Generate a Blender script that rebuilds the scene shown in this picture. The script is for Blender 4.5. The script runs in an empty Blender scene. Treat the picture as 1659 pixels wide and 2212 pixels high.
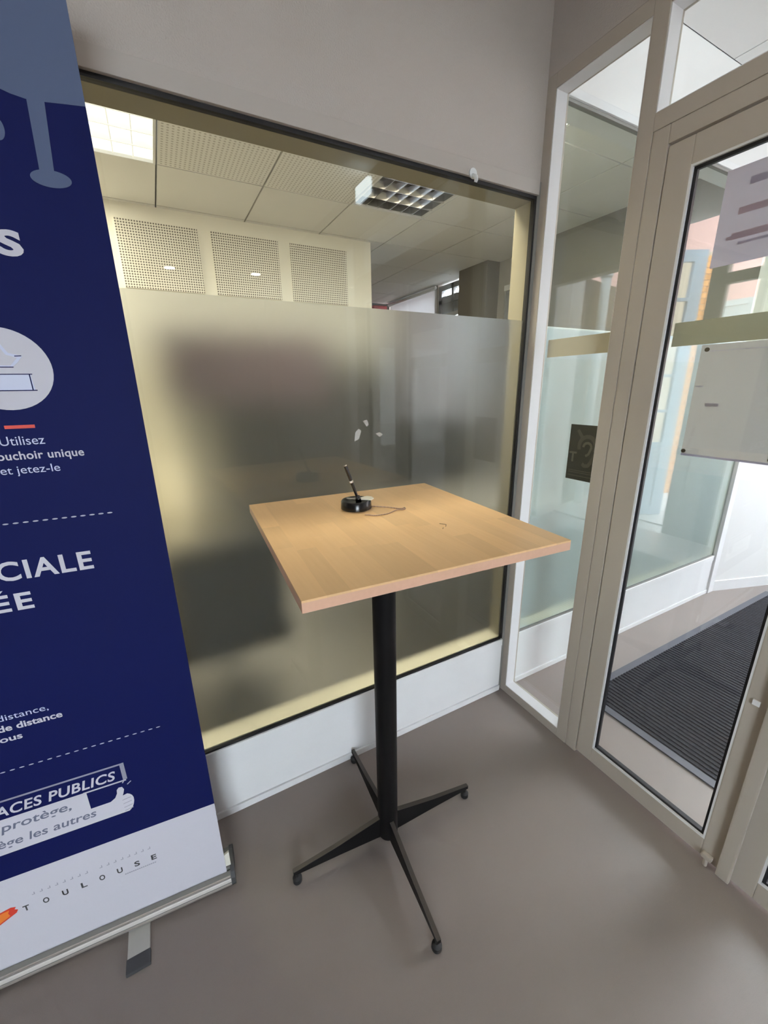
import bpy, bmesh, math, random
from mathutils import Vector, Matrix
random.seed(7)
SC = bpy.context.scene
COL = SC.collection

# ------------------------------------------------------------------ camera
cam_d = bpy.data.cameras.new('camera')
cam = bpy.data.objects.new('camera', cam_d)
COL.objects.link(cam)
cam_d.sensor_fit = 'VERTICAL'
cam_d.sensor_height = 24.0
cam_d.lens = 878.77 / 2212 * 24.0
cam_d.clip_start = 0.02
_r, _d, _f = (0.8790, -0.4767, -0.0160), (-0.1528, -0.2499, -0.9561), (0.4518, 0.8428, -0.2925)
Rm = Matrix(((_r[0], -_d[0], -_f[0]), (_r[1], -_d[1], -_f[1]), (_r[2], -_d[2], -_f[2])))
cam.matrix_world = Matrix.Translation((-1.2725, -1.2025, 1.42)) @ Rm.to_4x4()
SC.camera = cam

# ------------------------------------------------------------------ sky, exposure
w = bpy.data.worlds.new('overcast_sky')
SC.world = w
w.use_nodes = True
bg = w.node_tree.nodes['Background']
bg.inputs[0].default_value = (0.86, 0.91, 1.0, 1)
bg.inputs[1].default_value = 34.0
SC.view_settings.view_transform = 'Standard'
SC.view_settings.look = 'None'
SC.view_settings.gamma = 1.0
SC.view_settings.use_curve_mapping = False
SC.view_settings.exposure = 0.0
SC.cycles.max_bounces = 10
SC.cycles.diffuse_bounces = 5
SC.cycles.glossy_bounces = 5
SC.cycles.transmission_bounces = 8
SC.cycles.transparent_max_bounces = 24
SC.cycles.sample_clamp_indirect = 6.0


# ------------------------------------------------------------------ materials
def mat(name, color, rough=0.5, metal=0.0, spec=0.5, bump=0.0, scale=60.0, var=0.0, vscale=3.0, rnd=0.0, emit=None, coat=0.0):
    m = bpy.data.materials.new(name)
    m.use_nodes = True
    nt = m.node_tree
    b = nt.nodes['Principled BSDF']
    b.inputs['Base Color'].default_value = (*color, 1)
    b.inputs['Roughness'].default_value = rough
    b.inputs['Metallic'].default_value = metal
    b.inputs['Specular IOR Level'].default_value = spec
    b.inputs['Coat Weight'].default_value = coat
    tc = nt.nodes.new('ShaderNodeTexCoord')
    if var or rnd:
        mix = nt.nodes.new('ShaderNodeHueSaturation')
        mix.inputs['Color'].default_value = (*color, 1)
        ma = nt.nodes.new('ShaderNodeMath')
        ma.operation = 'ADD'
        ma.inputs[0].default_value = 1.0
        ma.inputs[1].default_value = 0.0
        if var:
            n = nt.nodes.new('ShaderNodeTexNoise')
            n.inputs['Scale'].default_value = vscale
            n.inputs['Detail'].default_value = 5
            nt.links.new(tc.outputs['Object'], n.inputs['Vector'])
            mr = nt.nodes.new('ShaderNodeMapRange')
            mr.inputs[1].default_value = 0.3
            mr.inputs[2].default_value = 0.7
            mr.inputs[3].default_value = 1 - var
            mr.inputs[4].default_value = 1 + var
            nt.links.new(n.outputs['Fac'], mr.inputs[0])
            nt.links.new(mr.outputs[0], ma.inputs[0])
        if rnd:
            oi = nt.nodes.new('ShaderNodeObjectInfo')
            mr2 = nt.nodes.new('ShaderNodeMapRange')
            mr2.inputs[3].default_value = -rnd
            mr2.inputs[4].default_value = rnd
            nt.links.new(oi.outputs['Random'], mr2.inputs[0])
            nt.links.new(mr2.outputs[0], ma.inputs[1])
        nt.links.new(ma.outputs[0], mix.inputs['Value'])
        nt.links.new(mix.outputs[0], b.inputs['Base Color'])
    if bump:
        n2 = nt.nodes.new('ShaderNodeTexNoise')
        n2.inputs['Scale'].default_value = scale
        n2.inputs['Detail'].default_value = 3
        nt.links.new(tc.outputs['Object'], n2.inputs['Vector'])
        bp = nt.nodes.new('ShaderNodeBump')
        bp.inputs['Strength'].default_value = bump
        bp.inputs['Distance'].default_value = 0.004
        nt.links.new(n2.outputs['Fac'], bp.inputs['Height'])
        nt.links.new(bp.outputs[0], b.inputs['Normal'])
    if emit:
        b.inputs['Emission Color'].default_value = (*emit[0], 1)
        b.inputs['Emission Strength'].default_value = emit[1]
    return m


def glass_mat(name, tint=(0.95, 0.975, 0.965)):
    """one face of a flat pane: Schlick reflection over straight transmission"""
    m = bpy.data.materials.new(name)
    m.use_nodes = True
    nt = m.node_tree
    nt.nodes.remove(nt.nodes['Principled BSDF'])
    out = nt.nodes['Material Output']
    lw = nt.nodes.new('ShaderNodeLayerWeight')
    lw.inputs[0].default_value = 0.5
    p = nt.nodes.new('ShaderNodeMath'); p.operation = 'POWER'; p.inputs[1].default_value = 5
    a = nt.nodes.new('ShaderNodeMath'); a.operation = 'MULTIPLY_ADD'
    a.inputs[1].default_value = 0.957
    a.inputs[2].default_value = 0.043
    nt.links.new(lw.outputs['Facing'], p.inputs[0])
    nt.links.new(p.outputs[0], a.inputs[0])
    t = nt.nodes.new('ShaderNodeBsdfTransparent')
    t.inputs[0].default_value = (*tint, 1)
    g = nt.nodes.new('ShaderNodeBsdfGlossy')
    g.inputs['Roughness'].default_value = 0.0
    mx = nt.nodes.new('ShaderNodeMixShader')
    nt.links.new(a.outputs[0], mx.inputs[0])
    nt.links.new(t.outputs[0], mx.inputs[1])
    nt.links.new(g.outputs[0], mx.inputs[2])
    nt.links.new(mx.outputs[0], out.inputs[0])
    return m


def film_mat(name, col=(0.73, 0.745, 0.755), rough=0.78, diff=0.03, trl=0.04):
    """etched film: rough refraction with some milky scatter"""
    m = bpy.data.materials.new(name)
    m.use_nodes = True
    nt = m.node_tree
    nt.nodes.remove(nt.nodes['Principled BSDF'])
    out = nt.nodes['Material Output']
    r = nt.nodes.new('ShaderNodeBsdfRefraction')
    r.inputs['Color'].default_value = (*col, 1)
    r.inputs['Roughness'].default_value = rough
    r.inputs['IOR'].default_value = 1.18
    r.distribution = 'BECKMANN'
    d = nt.nodes.new('ShaderNodeBsdfDiffuse')
    d.inputs[0].default_value = (0.85, 0.87, 0.87, 1)
    t = nt.nodes.new('ShaderNodeBsdfTranslucent')
    t.inputs[0].default_value = (*col, 1)
    m1 = nt.nodes.new('ShaderNodeMixShader')
    m1.inputs[0].default_value = diff / max(1e-6, diff + trl)
    nt.links.new(t.outputs[0], m1.inputs[1])
    nt.links.new(d.outputs[0], m1.inputs[2])
    m2 = nt.nodes.new('ShaderNodeMixShader')
    m2.inputs[0].default_value = diff + trl
    nt.links.new(r.outputs[0], m2.inputs[1])
    nt.links.new(m1.outputs[0], m2.inputs[2])
    nt.links.new(m2.outputs[0], out.inputs[0])
    return m


def paper_mat(name, col, trans=0.35):
    m = bpy.data.materials.new(name)
    m.use_nodes = True
    nt = m.node_tree
    nt.nodes.remove(nt.nodes['Principled BSDF'])
    out = nt.nodes['Material Output']
    d = nt.nodes.new('ShaderNodeBsdfDiffuse'); d.inputs[0].default_value = (*col, 1)
    t = nt.nodes.new('ShaderNodeBsdfTranslucent'); t.inputs[0].default_value = (*col, 1)
    mx = nt.nodes.new('ShaderNodeMixShader'); mx.inputs[0].default_value = trans
    nt.links.new(d.outputs[0], mx.inputs[1])
    nt.links.new(t.outputs[0], mx.inputs[2])
    nt.links.new(mx.outputs[0], out.inputs[0])
    return m


def holes_mat(name, base, hole, pitch, radius, axes=(0, 2), amount=1.0):
    """painted board drilled with a square grid of small holes, pitch in metres"""
    m = mat(name, base, 0.6)
    nt = m.node_tree
    b = nt.nodes['Principled BSDF']
    tc = nt.nodes.new('ShaderNodeTexCoord')
    sx = nt.nodes.new('ShaderNodeSeparateXYZ')
    nt.links.new(tc.outputs['Object'], sx.inputs[0])
    sq = []
    for a in axes:
        md = nt.nodes.new('ShaderNodeMath'); md.operation = 'PINGPONG'
        md.inputs[1].default_value = pitch / 2
        nt.links.new(sx.outputs[a], md.inputs[0])
        pw = nt.nodes.new('ShaderNodeMath'); pw.operation = 'POWER'; pw.inputs[1].default_value = 2
        nt.links.new(md.outputs[0], pw.inputs[0])
        sq.append(pw)
    ad = nt.nodes.new('ShaderNodeMath'); ad.operation = 'ADD'
    nt.links.new(sq[0].outputs[0], ad.inputs[0]); nt.links.new(sq[1].outputs[0], ad.inputs[1])
    lt = nt.nodes.new('ShaderNodeMath'); lt.operation = 'LESS_THAN'; lt.inputs[1].default_value = radius ** 2
    nt.links.new(ad.outputs[0], lt.inputs[0])
    ml = nt.nodes.new('ShaderNodeMath'); ml.operation = 'MULTIPLY'; ml.inputs[1].default_value = amount
    nt.links.new(lt.outputs[0], ml.inputs[0])
    mx = nt.nodes.new('ShaderNodeMix'); mx.data_type = 'RGBA'
    mx.inputs[6].default_value = (*base, 1); mx.inputs[7].default_value = (*hole, 1)
    nt.links.new(ml.outputs[0], mx.inputs[0])
    nt.links.new(mx.outputs[2], b.inputs['Base Color'])
    return m


def wood_mat(name, c1, c2, rnd):
    m = mat(name, c1, 0.3, spec=0.5)
    nt = m.node_tree
    b = nt.nodes['Principled BSDF']
    tc = nt.nodes.new('ShaderNodeTexCoord')
    mp = nt.nodes.new('ShaderNodeMapping'); mp.inputs['Scale'].default_value = (60, 3.5, 60)
    nt.links.new(tc.outputs['Object'], mp.inputs[0])
    n = nt.nodes.new('ShaderNodeTexNoise'); n.inputs['Scale'].default_value = 2.0; n.inputs['Detail'].default_value = 6
    nt.links.new(mp.outputs[0], n.inputs['Vector'])
    mx = nt.nodes.new('ShaderNodeMix'); mx.data_type = 'RGBA'
    mx.inputs[6].default_value = (*c1, 1); mx.inputs[7].default_value = (*c2, 1)
    nt.links.new(n.outputs['Fac'], mx.inputs[0])
    oi = nt.nodes.new('ShaderNodeObjectInfo')
    mr = nt.nodes.new('ShaderNodeMapRange'); mr.inputs[3].default_value = 1 - rnd; mr.inputs[4].default_value = 1 + rnd
    nt.links.new(oi.outputs['Random'], mr.inputs[0])
    hs = nt.nodes.new('ShaderNodeHueSaturation')
    nt.links.new(mx.outputs[2], hs.inputs['Color']); nt.links.new(mr.outputs[0], hs.inputs['Value'])
    nt.links.new(hs.outputs[0], b.inputs['Base Color'])
    # worn varnish: patches of higher roughness
    n2 = nt.nodes.new('ShaderNodeTexNoise'); n2.inputs['Scale'].default_value = 9; n2.inputs['Detail'].default_value = 4
    nt.links.new(tc.outputs['Object'], n2.inputs['Vector'])
    m2 = nt.nodes.new('ShaderNodeMapRange'); m2.inputs[1].default_value = 0.2; m2.inputs[2].default_value = 0.8
    m2.inputs[3].default_value = 0.30; m2.inputs[4].default_value = 0.34
    nt.links.new(n2.outputs['Fac'], m2.inputs[0]); nt.links.new(m2.outputs[0], b.inputs['Roughness'])
    return m


M = dict(
    plaster=mat('grey_plaster', (0.53, 0.485, 0.45), 0.9, bump=0.35, scale=260, spec=0.2),
    white_wall=mat('white_wall_paint', (0.84, 0.83, 0.82), 0.8, spec=0.25, bump=0.05, scale=200),
    cream_wall=mat('cream_wall_paint', (0.78, 0.73, 0.58), 0.8, spec=0.2),
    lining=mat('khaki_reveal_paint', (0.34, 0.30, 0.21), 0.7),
    alu=mat('shade_darkened_aluminium', (0.48, 0.43, 0.37), 0.42, bump=0.05, scale=600),  # darkened so the colour holds the shade of the frame fronts
    alu_white=mat('white_lacquered_panel', (0.83, 0.83, 0.84), 0.4, var=0.02, vscale=6),
    head_paint=mat('grey_head_paint', (0.48, 0.44, 0.405), 0.55),
    seal=mat('grey_seal', (0.22, 0.215, 0.20), 0.6),
    gasket=mat('black_gasket', (0.008, 0.008, 0.010), 0.55),
    floor=mat('taupe_vinyl', (0.24, 0.203, 0.186), 0.34, bump=0.22, scale=900, var=0.04, vscale=2.2, spec=0.45),
    glass=glass_mat('clear_pane'),
    green_glass=glass_mat('green_tinted_pane', (0.91, 0.95, 0.95)),
    film=film_mat('frosted_film'),
    film_pale=film_mat('pale_frosted_film', (0.88, 0.94, 0.94), 0.5, 0.60, 0.14),
    strip=paper_mat('white_film_strip', (0.92, 0.93, 0.95), 0.35),
    band=mat('beige_safety_tape', (0.60, 0.56, 0.42), 0.6),
    residue=paper_mat('glue_residue', (0.75, 0.76, 0.76), 0.5),
    steel=mat('blackened_steel', (0.007, 0.0065, 0.007), 0.48, spec=0.12, bump=0.05, scale=200),
    leg_edge=mat('worn_grey_steel', (0.075, 0.066, 0.06), 0.35, metal=0.5),
    rubber=mat('black_rubber', (0.01, 0.01, 0.011), 0.6),
    wood=wood_mat('varnished_beech', (0.86, 0.57, 0.30), (0.77, 0.485, 0.23), 0.08),
    wood_edge=wood_mat('beech_edge', (0.72, 0.44, 0.31), (0.64, 0.38, 0.265), 0.03),
    black_plastic=mat('black_plastic', (0.006, 0.006, 0.007), 0.22),
    pen_black=mat('black_pen_barrel', (0.010, 0.009, 0.009), 0.25),
    cream=mat('cream_label', (0.80, 0.77, 0.68), 0.5),
    chrome=mat('chrome', (0.75, 0.75, 0.76), 0.12, metal=1.0),
    ball_chain=mat('ball_chain_metal', (0.44, 0.30, 0.25), 0.4, metal=0.1),
    pencil=mat('pencil_mark', (0.16, 0.10, 0.08), 0.8),
    navy=mat('navy_print', (0.0048, 0.0082, 0.069), 0.6, spec=0.10),
    paleblue=mat('slate_blue_print', (0.090, 0.118, 0.205), 0.55, spec=0.15),
    print_white=mat('white_print', (0.60, 0.585, 0.65), 0.55, spec=0.15),
    print_lilac=mat('lilac_print', (0.60, 0.63, 0.80), 0.5),
    print_ink=mat('slate_ink_print', (0.13, 0.14, 0.21), 0.5),
    print_grey=mat('grey_print', (0.30, 0.30, 0.37), 0.5),
    print_lightgrey=mat('light_grey_print', (0.50, 0.50, 0.56), 0.5),
    print_black=mat('black_print', (0.03, 0.03, 0.035), 0.5),
    red=mat('red_print', (0.62, 0.045, 0.025), 0.5),
    orange=mat('orange_print', (0.80, 0.21, 0.03), 0.5),
    cassette=mat('brushed_aluminium', (0.62, 0.58, 0.55), 0.35, metal=0.75),
    ridge=mat('pale_aluminium_ridge', (0.80, 0.76, 0.73), 0.35, metal=0.3),
    foot_alu=mat('satin_aluminium', (0.62, 0.61, 0.58), 0.45, metal=0.4),
    endcap=mat('dark_grey_plastic', (0.045, 0.046, 0.05), 0.5),
    mat_border=mat('grey_rubber_border', (0.085, 0.087, 0.105), 0.5),
    mat_pile=mat('charcoal_pile', (0.019, 0.019, 0.024), 0.9, bump=0.9, scale=420, var=0.35, vscale=160),
    mat_rib=mat('charcoal_rib', (0.029, 0.029, 0.037), 0.9, bump=0.9, scale=420, var=0.35, vscale=120),
    lilac_paper=paper_mat('lilac_paper', (0.66, 0.605, 0.70), 0.24),
    grey_paper=paper_mat('cream_paper', (0.64, 0.615, 0.59), 0.24),
    show_red=paper_mat('red_ink_showing_through', (0.64, 0.52, 0.56), 0.62),
    show_grey=paper_mat('grey_ink_showing_through', (0.60, 0.56, 0.64), 0.62),
    show_lilac=paper_mat('lilac_edge', (0.66, 0.62, 0.76), 0.3),
    tack=mat('brown_tack', (0.14, 0.10, 0.07), 0.7),
    sticker=mat('charcoal_sticker', (0.032, 0.032, 0.037), 0.5),
    sticker_print=mat('grey_sticker_print', (0.10, 0.098, 0.094), 0.5),
    sticker_print2=mat('light_sticker_print', (0.16, 0.155, 0.145), 0.5),
    tile=mat('ceiling_tile', (0.86, 0.85, 0.83), 0.85, spec=0.15),
    tile_holes=holes_mat('perforated_ceiling_tile', (0.86, 0.85, 0.83), (0.30, 0.29, 0.26), 0.024, 0.0062, (0, 1), 0.6),
    tile_grid=mat('ceiling_grid', (0.30, 0.29, 0.28), 0.7),
    bulk=mat('bulkhead_paint', (0.90, 0.88, 0.80), 0.75, spec=0.2),
    bulk_holes=holes_mat('drilled_acoustic_board', (0.88, 0.86, 0.78), (0.14, 0.13, 0.11), 0.0165, 0.0052, (0, 2)),
    lamp_on=mat('added_panel_glow', (0.9, 0.9, 0.85), 0.5, emit=((1.0, 0.90, 0.70), 33.0)),
    lamp_soft=mat('lit_louvre_backing', (0.9, 0.9, 0.85), 0.5, emit=((1.0, 0.97, 0.90), 0.90)),
    lamp_dim=mat('unlit_reflector', (0.30, 0.29, 0.27), 0.3, metal=0.6),
    louvre_white=mat('pale_louvre', (0.85, 0.85, 0.80), 0.4, emit=((1.0, 0.95, 0.86), 0.50)),
    dl_on=mat('lit_downlight', (0.9, 0.9, 0.9), 0.5, emit=((1.0, 0.93, 0.85), 45.0)),
    vl_on=mat('added_fill_glow', (0.9, 0.9, 0.9), 0.5, emit=((0.86, 0.94, 1.0), 190.0)),
    el_on=mat('lit_emergency_diffuser', (0.9, 0.9, 0.9), 0.5, emit=((0.80, 0.93, 1.0), 9.0)),
    wl_on=mat('lit_wall_lamp', (0.9, 0.9, 0.8), 0.5, emit=((1.0, 0.74, 0.36), 0.9)),
    plum=mat('plum_fabric', (0.075, 0.045, 0.055), 0.9, bump=0.3, scale=300),
    dark=mat('dark_fabric', (0.025, 0.025, 0.027), 0.9, bump=0.3, scale=300),
    screen=mat('dark_screen', (0.02, 0.02, 0.025), 0.25),
    desk=mat('grey_desk', (0.25, 0.24, 0.22), 0.5),
    dark_floor=mat('dark_carpet', (0.28, 0.265, 0.24), 0.95, bump=0.4, scale=300),
    dark_wall=mat('grey_brown_wall', (0.20, 0.185, 0.165), 0.85),
    midgrey=mat('warm_grey_paint', (0.40, 0.39, 0.36), 0.75),
    red_box=mat('red_metal', (0.30, 0.012, 0.022), 0.5),
    blind=paper_mat('backlit_wall_white', (0.85, 0.84, 0.88), 0.05),  # for the white wall built as a backlit sheet, not a blind
    slat=paper_mat('white_blind_slat', (0.75, 0.76, 0.78), 0.012),
    frame_grey=mat('grey_window_frame', (0.32, 0.34, 0.36), 0.5),
    pvc=mat('white_pvc', (0.80, 0.83, 0.85), 0.4),
    black_metal=mat('black_metal_panel', (0.012, 0.011, 0.013), 0.4),
    pink=mat('pink_render', (0.84, 0.53, 0.47), 0.9, bump=0.3, scale=30, var=0.05, vscale=1.5),
    blue_door=mat('blue_grey_paint', (0.32, 0.38, 0.45), 0.45),
    brick=mat('orange_brick', (0.60, 0.28, 0.09), 0.85, rnd=0.12, bump=0.5, scale=80),
    mortar=mat('mortar', (0.60, 0.50, 0.38), 0.9),
    green_frame=mat('dark_green_aluminium', (0.055, 0.068, 0.062), 0.4),
    paving=mat('pale_paving', (0.50, 0.48, 0.46), 0.85, rnd=0.08, bump=0.4, scale=60),
    street=mat('street_asphalt', (0.30, 0.29, 0.28), 0.95, bump=0.5, scale=80),
    win_white=mat('white_shutter', (0.88, 0.86, 0.83), 0.6),
)


# ------------------------------------------------------------------ builders
def new_obj(name, verts, faces, m, parent=None, smooth=False):
    me = bpy.data.meshes.new(name)
    off = Vector((0, 0, 0))
    p = parent
    while p is not None:
        off += Vector(p.location); p = p.parent
    me.from_pydata([tuple(Vector(v) - off) for v in verts], [], faces)
    me.materials.append(m)
    if smooth:
        for f in me.polygons:
            f.use_smooth = True
    me.update()
    o = bpy.data.objects.new(name, me)
    COL.objects.link(o)
    if parent is not None:
        o.parent = parent
    return o


class MB:
    """collects shapes into one mesh"""
    def __init__(s):
        s.v, s.f = [], []

    def add(s, v, f):
        n = len(s.v)
        s.v += [tuple(p) for p in v]
        s.f += [tuple(i + n for i in q) for q in f]
        return s

    def box(s, a, b):
        x0, y0, z0 = [min(a[i], b[i]) for i in range(3)]
        x1, y1, z1 = [max(a[i], b[i]) for i in range(3)]
        v = [(x0, y0, z0), (x1, y0, z0), (x1, y1, z0), (x0, y1, z0), (x0, y0, z1), (x1, y0, z1), (x1, y1, z1), (x0, y1, z1)]
        return s.add(v, [(0, 3, 2, 1), (4, 5, 6, 7), (0, 1, 5, 4), (1, 2, 6, 5), (2, 3, 7, 6), (3, 0, 4, 7)])

    def bbox(s, a, b, bev):
        """box with chamfered edges"""
        bm = bmesh.new()
        bmesh.ops.create_cube(bm, size=1)
        c = [(a[i] + b[i]) / 2 for i in range(3)]
        d = [abs(b[i] - a[i]) for i in range(3)]
        for v in bm.verts:
            v.co = Vector([c[i] + v.co[i] * d[i] for i in range(3)])
        bmesh.ops.bevel(bm, geom=list(bm.edges), offset=bev, segments=2, profile=0.7, affect='EDGES')
        bm.verts.index_update()
        s.add([v.co.copy() for v in bm.verts], [[v.index for v in f.verts] for f in bm.faces])
        bm.free()
        return s

    def prism(s, pts, vec):
        """polygon pts extruded along vec"""
        n = len(pts)
        vec = Vector(vec)
        v = [Vector(p) for p in pts] + [Vector(p) + vec for p in pts]
        f = [tuple(range(n))[::-1], tuple(range(n, 2 * n))] + [(i, (i + 1) % n, n + (i + 1) % n, n + i) for i in range(n)]
        return s.add(v, f)

    def tube(s, path, rad, n=12, cap=True):
        path = [Vector(p) for p in path]
        if not hasattr(rad, '__len__'):
            rad = [rad] * len(path)
        rings = []
        for i, p in enumerate(path):
            t = (path[min(i + 1, len(path) - 1)] - path[max(i - 1, 0)]).normalized()
            u = t.orthogonal().normalized() if i == 0 else (u - t * u.dot(t)).normalized()
            q = t.cross(u)
            rings.append([p + (u * math.cos(2 * math.pi * k / n) + q * math.sin(2 * math.pi * k / n)) * rad[i] for k in range(n)])
        v = [c for r in rings for c in r]
        f = [(i * n + k, i * n + (k + 1) % n, (i + 1) * n + (k + 1) % n, (i + 1) * n + k) for i in range(len(path) - 1) for k in range(n)]
        if cap:
            f += [tuple(range(n))[::-1], tuple(range((len(path) - 1) * n, len(path) * n))]
        return s.add(v, f)

    def lathe(s, c, prof, n=40):
        """prof: (radius, z) pairs about the vertical through c"""
        v, f = [], []
        for r, z in prof:
            v += [(c[0] + r * math.cos(2 * math.pi * k / n), c[1] + r * math.sin(2 * math.pi * k / n), c[2] + z) for k in range(n)]
        for i in range(len(prof) - 1):
            f += [(i * n + k, i * n + (k + 1) % n, (i + 1) * n + (k + 1) % n, (i + 1) * n + k) for k in range(n)]
        f += [tuple(range(n))[::-1], tuple(range((len(prof) - 1) * n, len(prof) * n))]
        return s.add(v, f)

    def frame(s, axis, pos, depth, lo, hi, wd):
        """rectangular frame in the plane axis=pos..pos+depth; lo/hi are its outer corners in the other two axes"""
        def b(u0, v0, u1, v1):
            if axis == 0:
                s.box((pos, u0, v0), (pos + depth, u1, v1))
            elif axis == 1:
                s.box((u0, pos, v0), (u1, pos + depth, v1))
            else:
                s.box((u0, v0, pos), (u1, v1, pos + depth))
        (u0, v0), (u1, v1) = lo, hi
        b(u0, v0, u0 + wd, v1); b(u1 - wd, v0, u1, v1)
        b(u0 + wd, v0, u1 - wd, v0 + wd); b(u0 + wd, v1 - wd, u1 - wd, v1)
        return s

    def build(s, name, m, parent=None, smooth=False):
        return new_obj(name, s.v, s.f, m, parent, smooth)


def empty(name, loc):
    o = bpy.data.objects.new(name, None)
    o.location = loc
    o.empty_display_size = 0.05
    COL.objects.link(o)
    return o


def thing(name, loc, label, cat, group=None):
    o = empty(name, loc)
    return tag(o, label, cat, group)


def tag(o, label, cat, group=None, kind=None):
    o['label'] = label
    if cat:
        o['category'] = cat
    if group:
        o['group'] = group
    if kind:
        o['kind'] = kind
    return o


def struct(o, label, cat):
    return tag(o, label, cat, kind='structure')


def box(name, a, b, m, parent=None, bev=0):
    mb = MB()
    mb.bbox(a, b, bev) if bev else mb.box(a, b)
    return mb.build(name, m, parent)


def autosmooth(o, ang=0.6):
    for f in o.data.polygons:
        f.use_smooth = True
    bm = bmesh.new(); bm.from_mesh(o.data)
    for e in bm.edges:
        if len(e.link_faces) == 2 and e.calc_face_angle(0) > ang:
            e.smooth = False
    bm.to_mesh(o.data); bm.free()
    return o


# ================================================================== SETTING
# x runs along the long glazed partition (y = 0); the door wall is x = 0; floor z = 0.
fl = MB().box((-4, -4, -0.1), (2.25, 0.02, 0)).box((2.25, -1.15, -0.1), (2.9, 0.02, 0)).build('floor', M['floor'])
struct(fl, 'taupe speckled vinyl floor running from the table through the glass doors', 'floor')
fb = MB().box((-4, 0.02, -0.1), (2.25, 6.0, 0)).build('floor_back', M['dark_floor'])
struct(fb, 'dark carpet floor of the room behind the frosted glass', 'floor')

# long partition, our side: plaster above the glazing
wf = MB().box((-4, 0.0, 2.082), (0.0, 0.10, 3.0)).box((-4, 0, 0), (-2.3, 0.10, 2.082)).build('wall_front', M['plaster'])
struct(wf, 'grey textured plaster wall above the long frosted glass partition', 'wall')

# --- window_1 : the frosted partition beside the table
w1 = struct(empty('window_1', (-1.15, 0, 0)), 'large half frosted glass partition behind the wooden high table', 'window')
box('head_frame', (-2.3, -0.014, 2.040), (-0.014, 0.10, 2.082), M['head_paint'], w1, 0.0015)
MB().box((-2.3, -0.004, 2.030), (-0.014, 0.014, 2.040)).box((-0.022, -0.004, 0.2875), (-0.014, 0.014, 2.030)) \
    .box((-2.3, -0.004, 0.2835), (-0.022, 0.014, 0.2900)).build('gasket', M['gasket'], w1)
box('seal', (-0.014, -0.006, 0.0), (0.0, 0.006, 2.082), M['seal'], w1)
box('pane', (-2.3, 0.0, 0.287), (-0.020, 0.006, 2.033), M['glass'], w1)
new_obj('frosted_film', [(-2.3, 0.0075, 0.289), (-0.021, 0.0075, 0.289), (-0.021, 0.0075, 1.650), (-2.3, 0.0075, 1.650)], [(0, 1, 2, 3)], M['film'], w1)
box('bottom_rail', (-2.3, -0.010, 0.250), (-0.014, 0.006, 0.2835), M['alu_white'], w1, 0.0015)
box('kick_panel', (-2.3, -0.007, 0.028), (-0.014, 0.006, 0.2485), M['alu_white'], w1)
box('skirting', (-2.3, -0.013, 0.0), (-0.014, 0.006, 0.0265), M['alu_white'], w1, 0.002)
box('sill', (-2.3, 0.010, 0.10), (-0.014, 0.105, 0.284), M['cream_wall'], w1)
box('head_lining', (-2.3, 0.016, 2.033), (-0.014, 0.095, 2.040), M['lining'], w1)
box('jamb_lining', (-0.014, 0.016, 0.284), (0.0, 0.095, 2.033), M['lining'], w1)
# smears of old glue on the pane
sm = MB()
for pts in ([(-0.700, 1.318), (-0.685, 1.322), (-0.678, 1.306), (-0.688, 1.300), (-0.692, 1.308)],
            [(-0.727, 1.285), (-0.715, 1.296), (-0.706, 1.288), (-0.716, 1.262), (-0.732, 1.255)],
            [(-0.655, 1.276), (-0.640, 1.280), (-0.628, 1.272), (-0.640, 1.264)]):
    sm.prism([(x, -0.0004, z) for x, z in pts], (0, 0.0003, 0))
sm.build('glue_residue', M['residue'], w1)

# --- window_2 : the same partition on the far side of the door wall
w2 = struct(empty('window_2', (1.0, 0, 0)), 'frosted glass partition continuing behind the glass doors beside the mat', 'window')
XE = 1.930
box('soffit_wall', (0.06, 0.0, 2.366), (3.0, 0.10, 2.70), M['white_wall'], w2)
box('head_frame', (0.06, -0.012, 2.340), (XE, 0.10, 2.366), M['alu_white'], w2, 0.002)
MB().box((0.06, -0.004, 2.330), (XE, 0.014, 2.340)).box((0.06, -0.004, 0.2835), (XE, 0.014, 0.2900)).build('gasket', M['seal'], w2)
box('pane', (0.06, 0.0, 0.287), (XE, 0.006, 2.335), M['green_glass'], w2)
new_obj('frosted_film', [(0.06, 0.0075, 0.289), (XE, 0.0075, 0.289), (XE, 0.0075, 1.635), (0.06, 0.0075, 1.635)], [(0, 1, 2, 3)], M['film_pale'], w2)
new_obj('film_strip', [(0.06, 0.0068, 1.520), (XE, 0.0068, 1.520), (XE, 0.0068, 1.637), (0.06, 0.0068, 1.637)], [(0, 1, 2, 3)], M['strip'], w2)
box('bottom_rail', (0.06, -0.010, 0.250), (XE, 0.006, 0.2835), M['alu_white'], w2, 0.0015)
box('kick_panel', (0.06, -0.007, 0.028), (XE, 0.006, 0.2485), M['alu_white'], w2)
box('skirting', (0.06, -0.013, 0.0), (XE, 0.006, 0.0265), M['alu_white'], w2, 0.002)
box('sill', (0.06, 0.010, 0.10), (XE, 0.105, 0.284), M['cream_wall'], w2)
box('post', (XE, -0.020, 0.0), (XE + 0.065, 0.10, 2.366), M['alu_white'], w2, 0.004)

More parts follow.
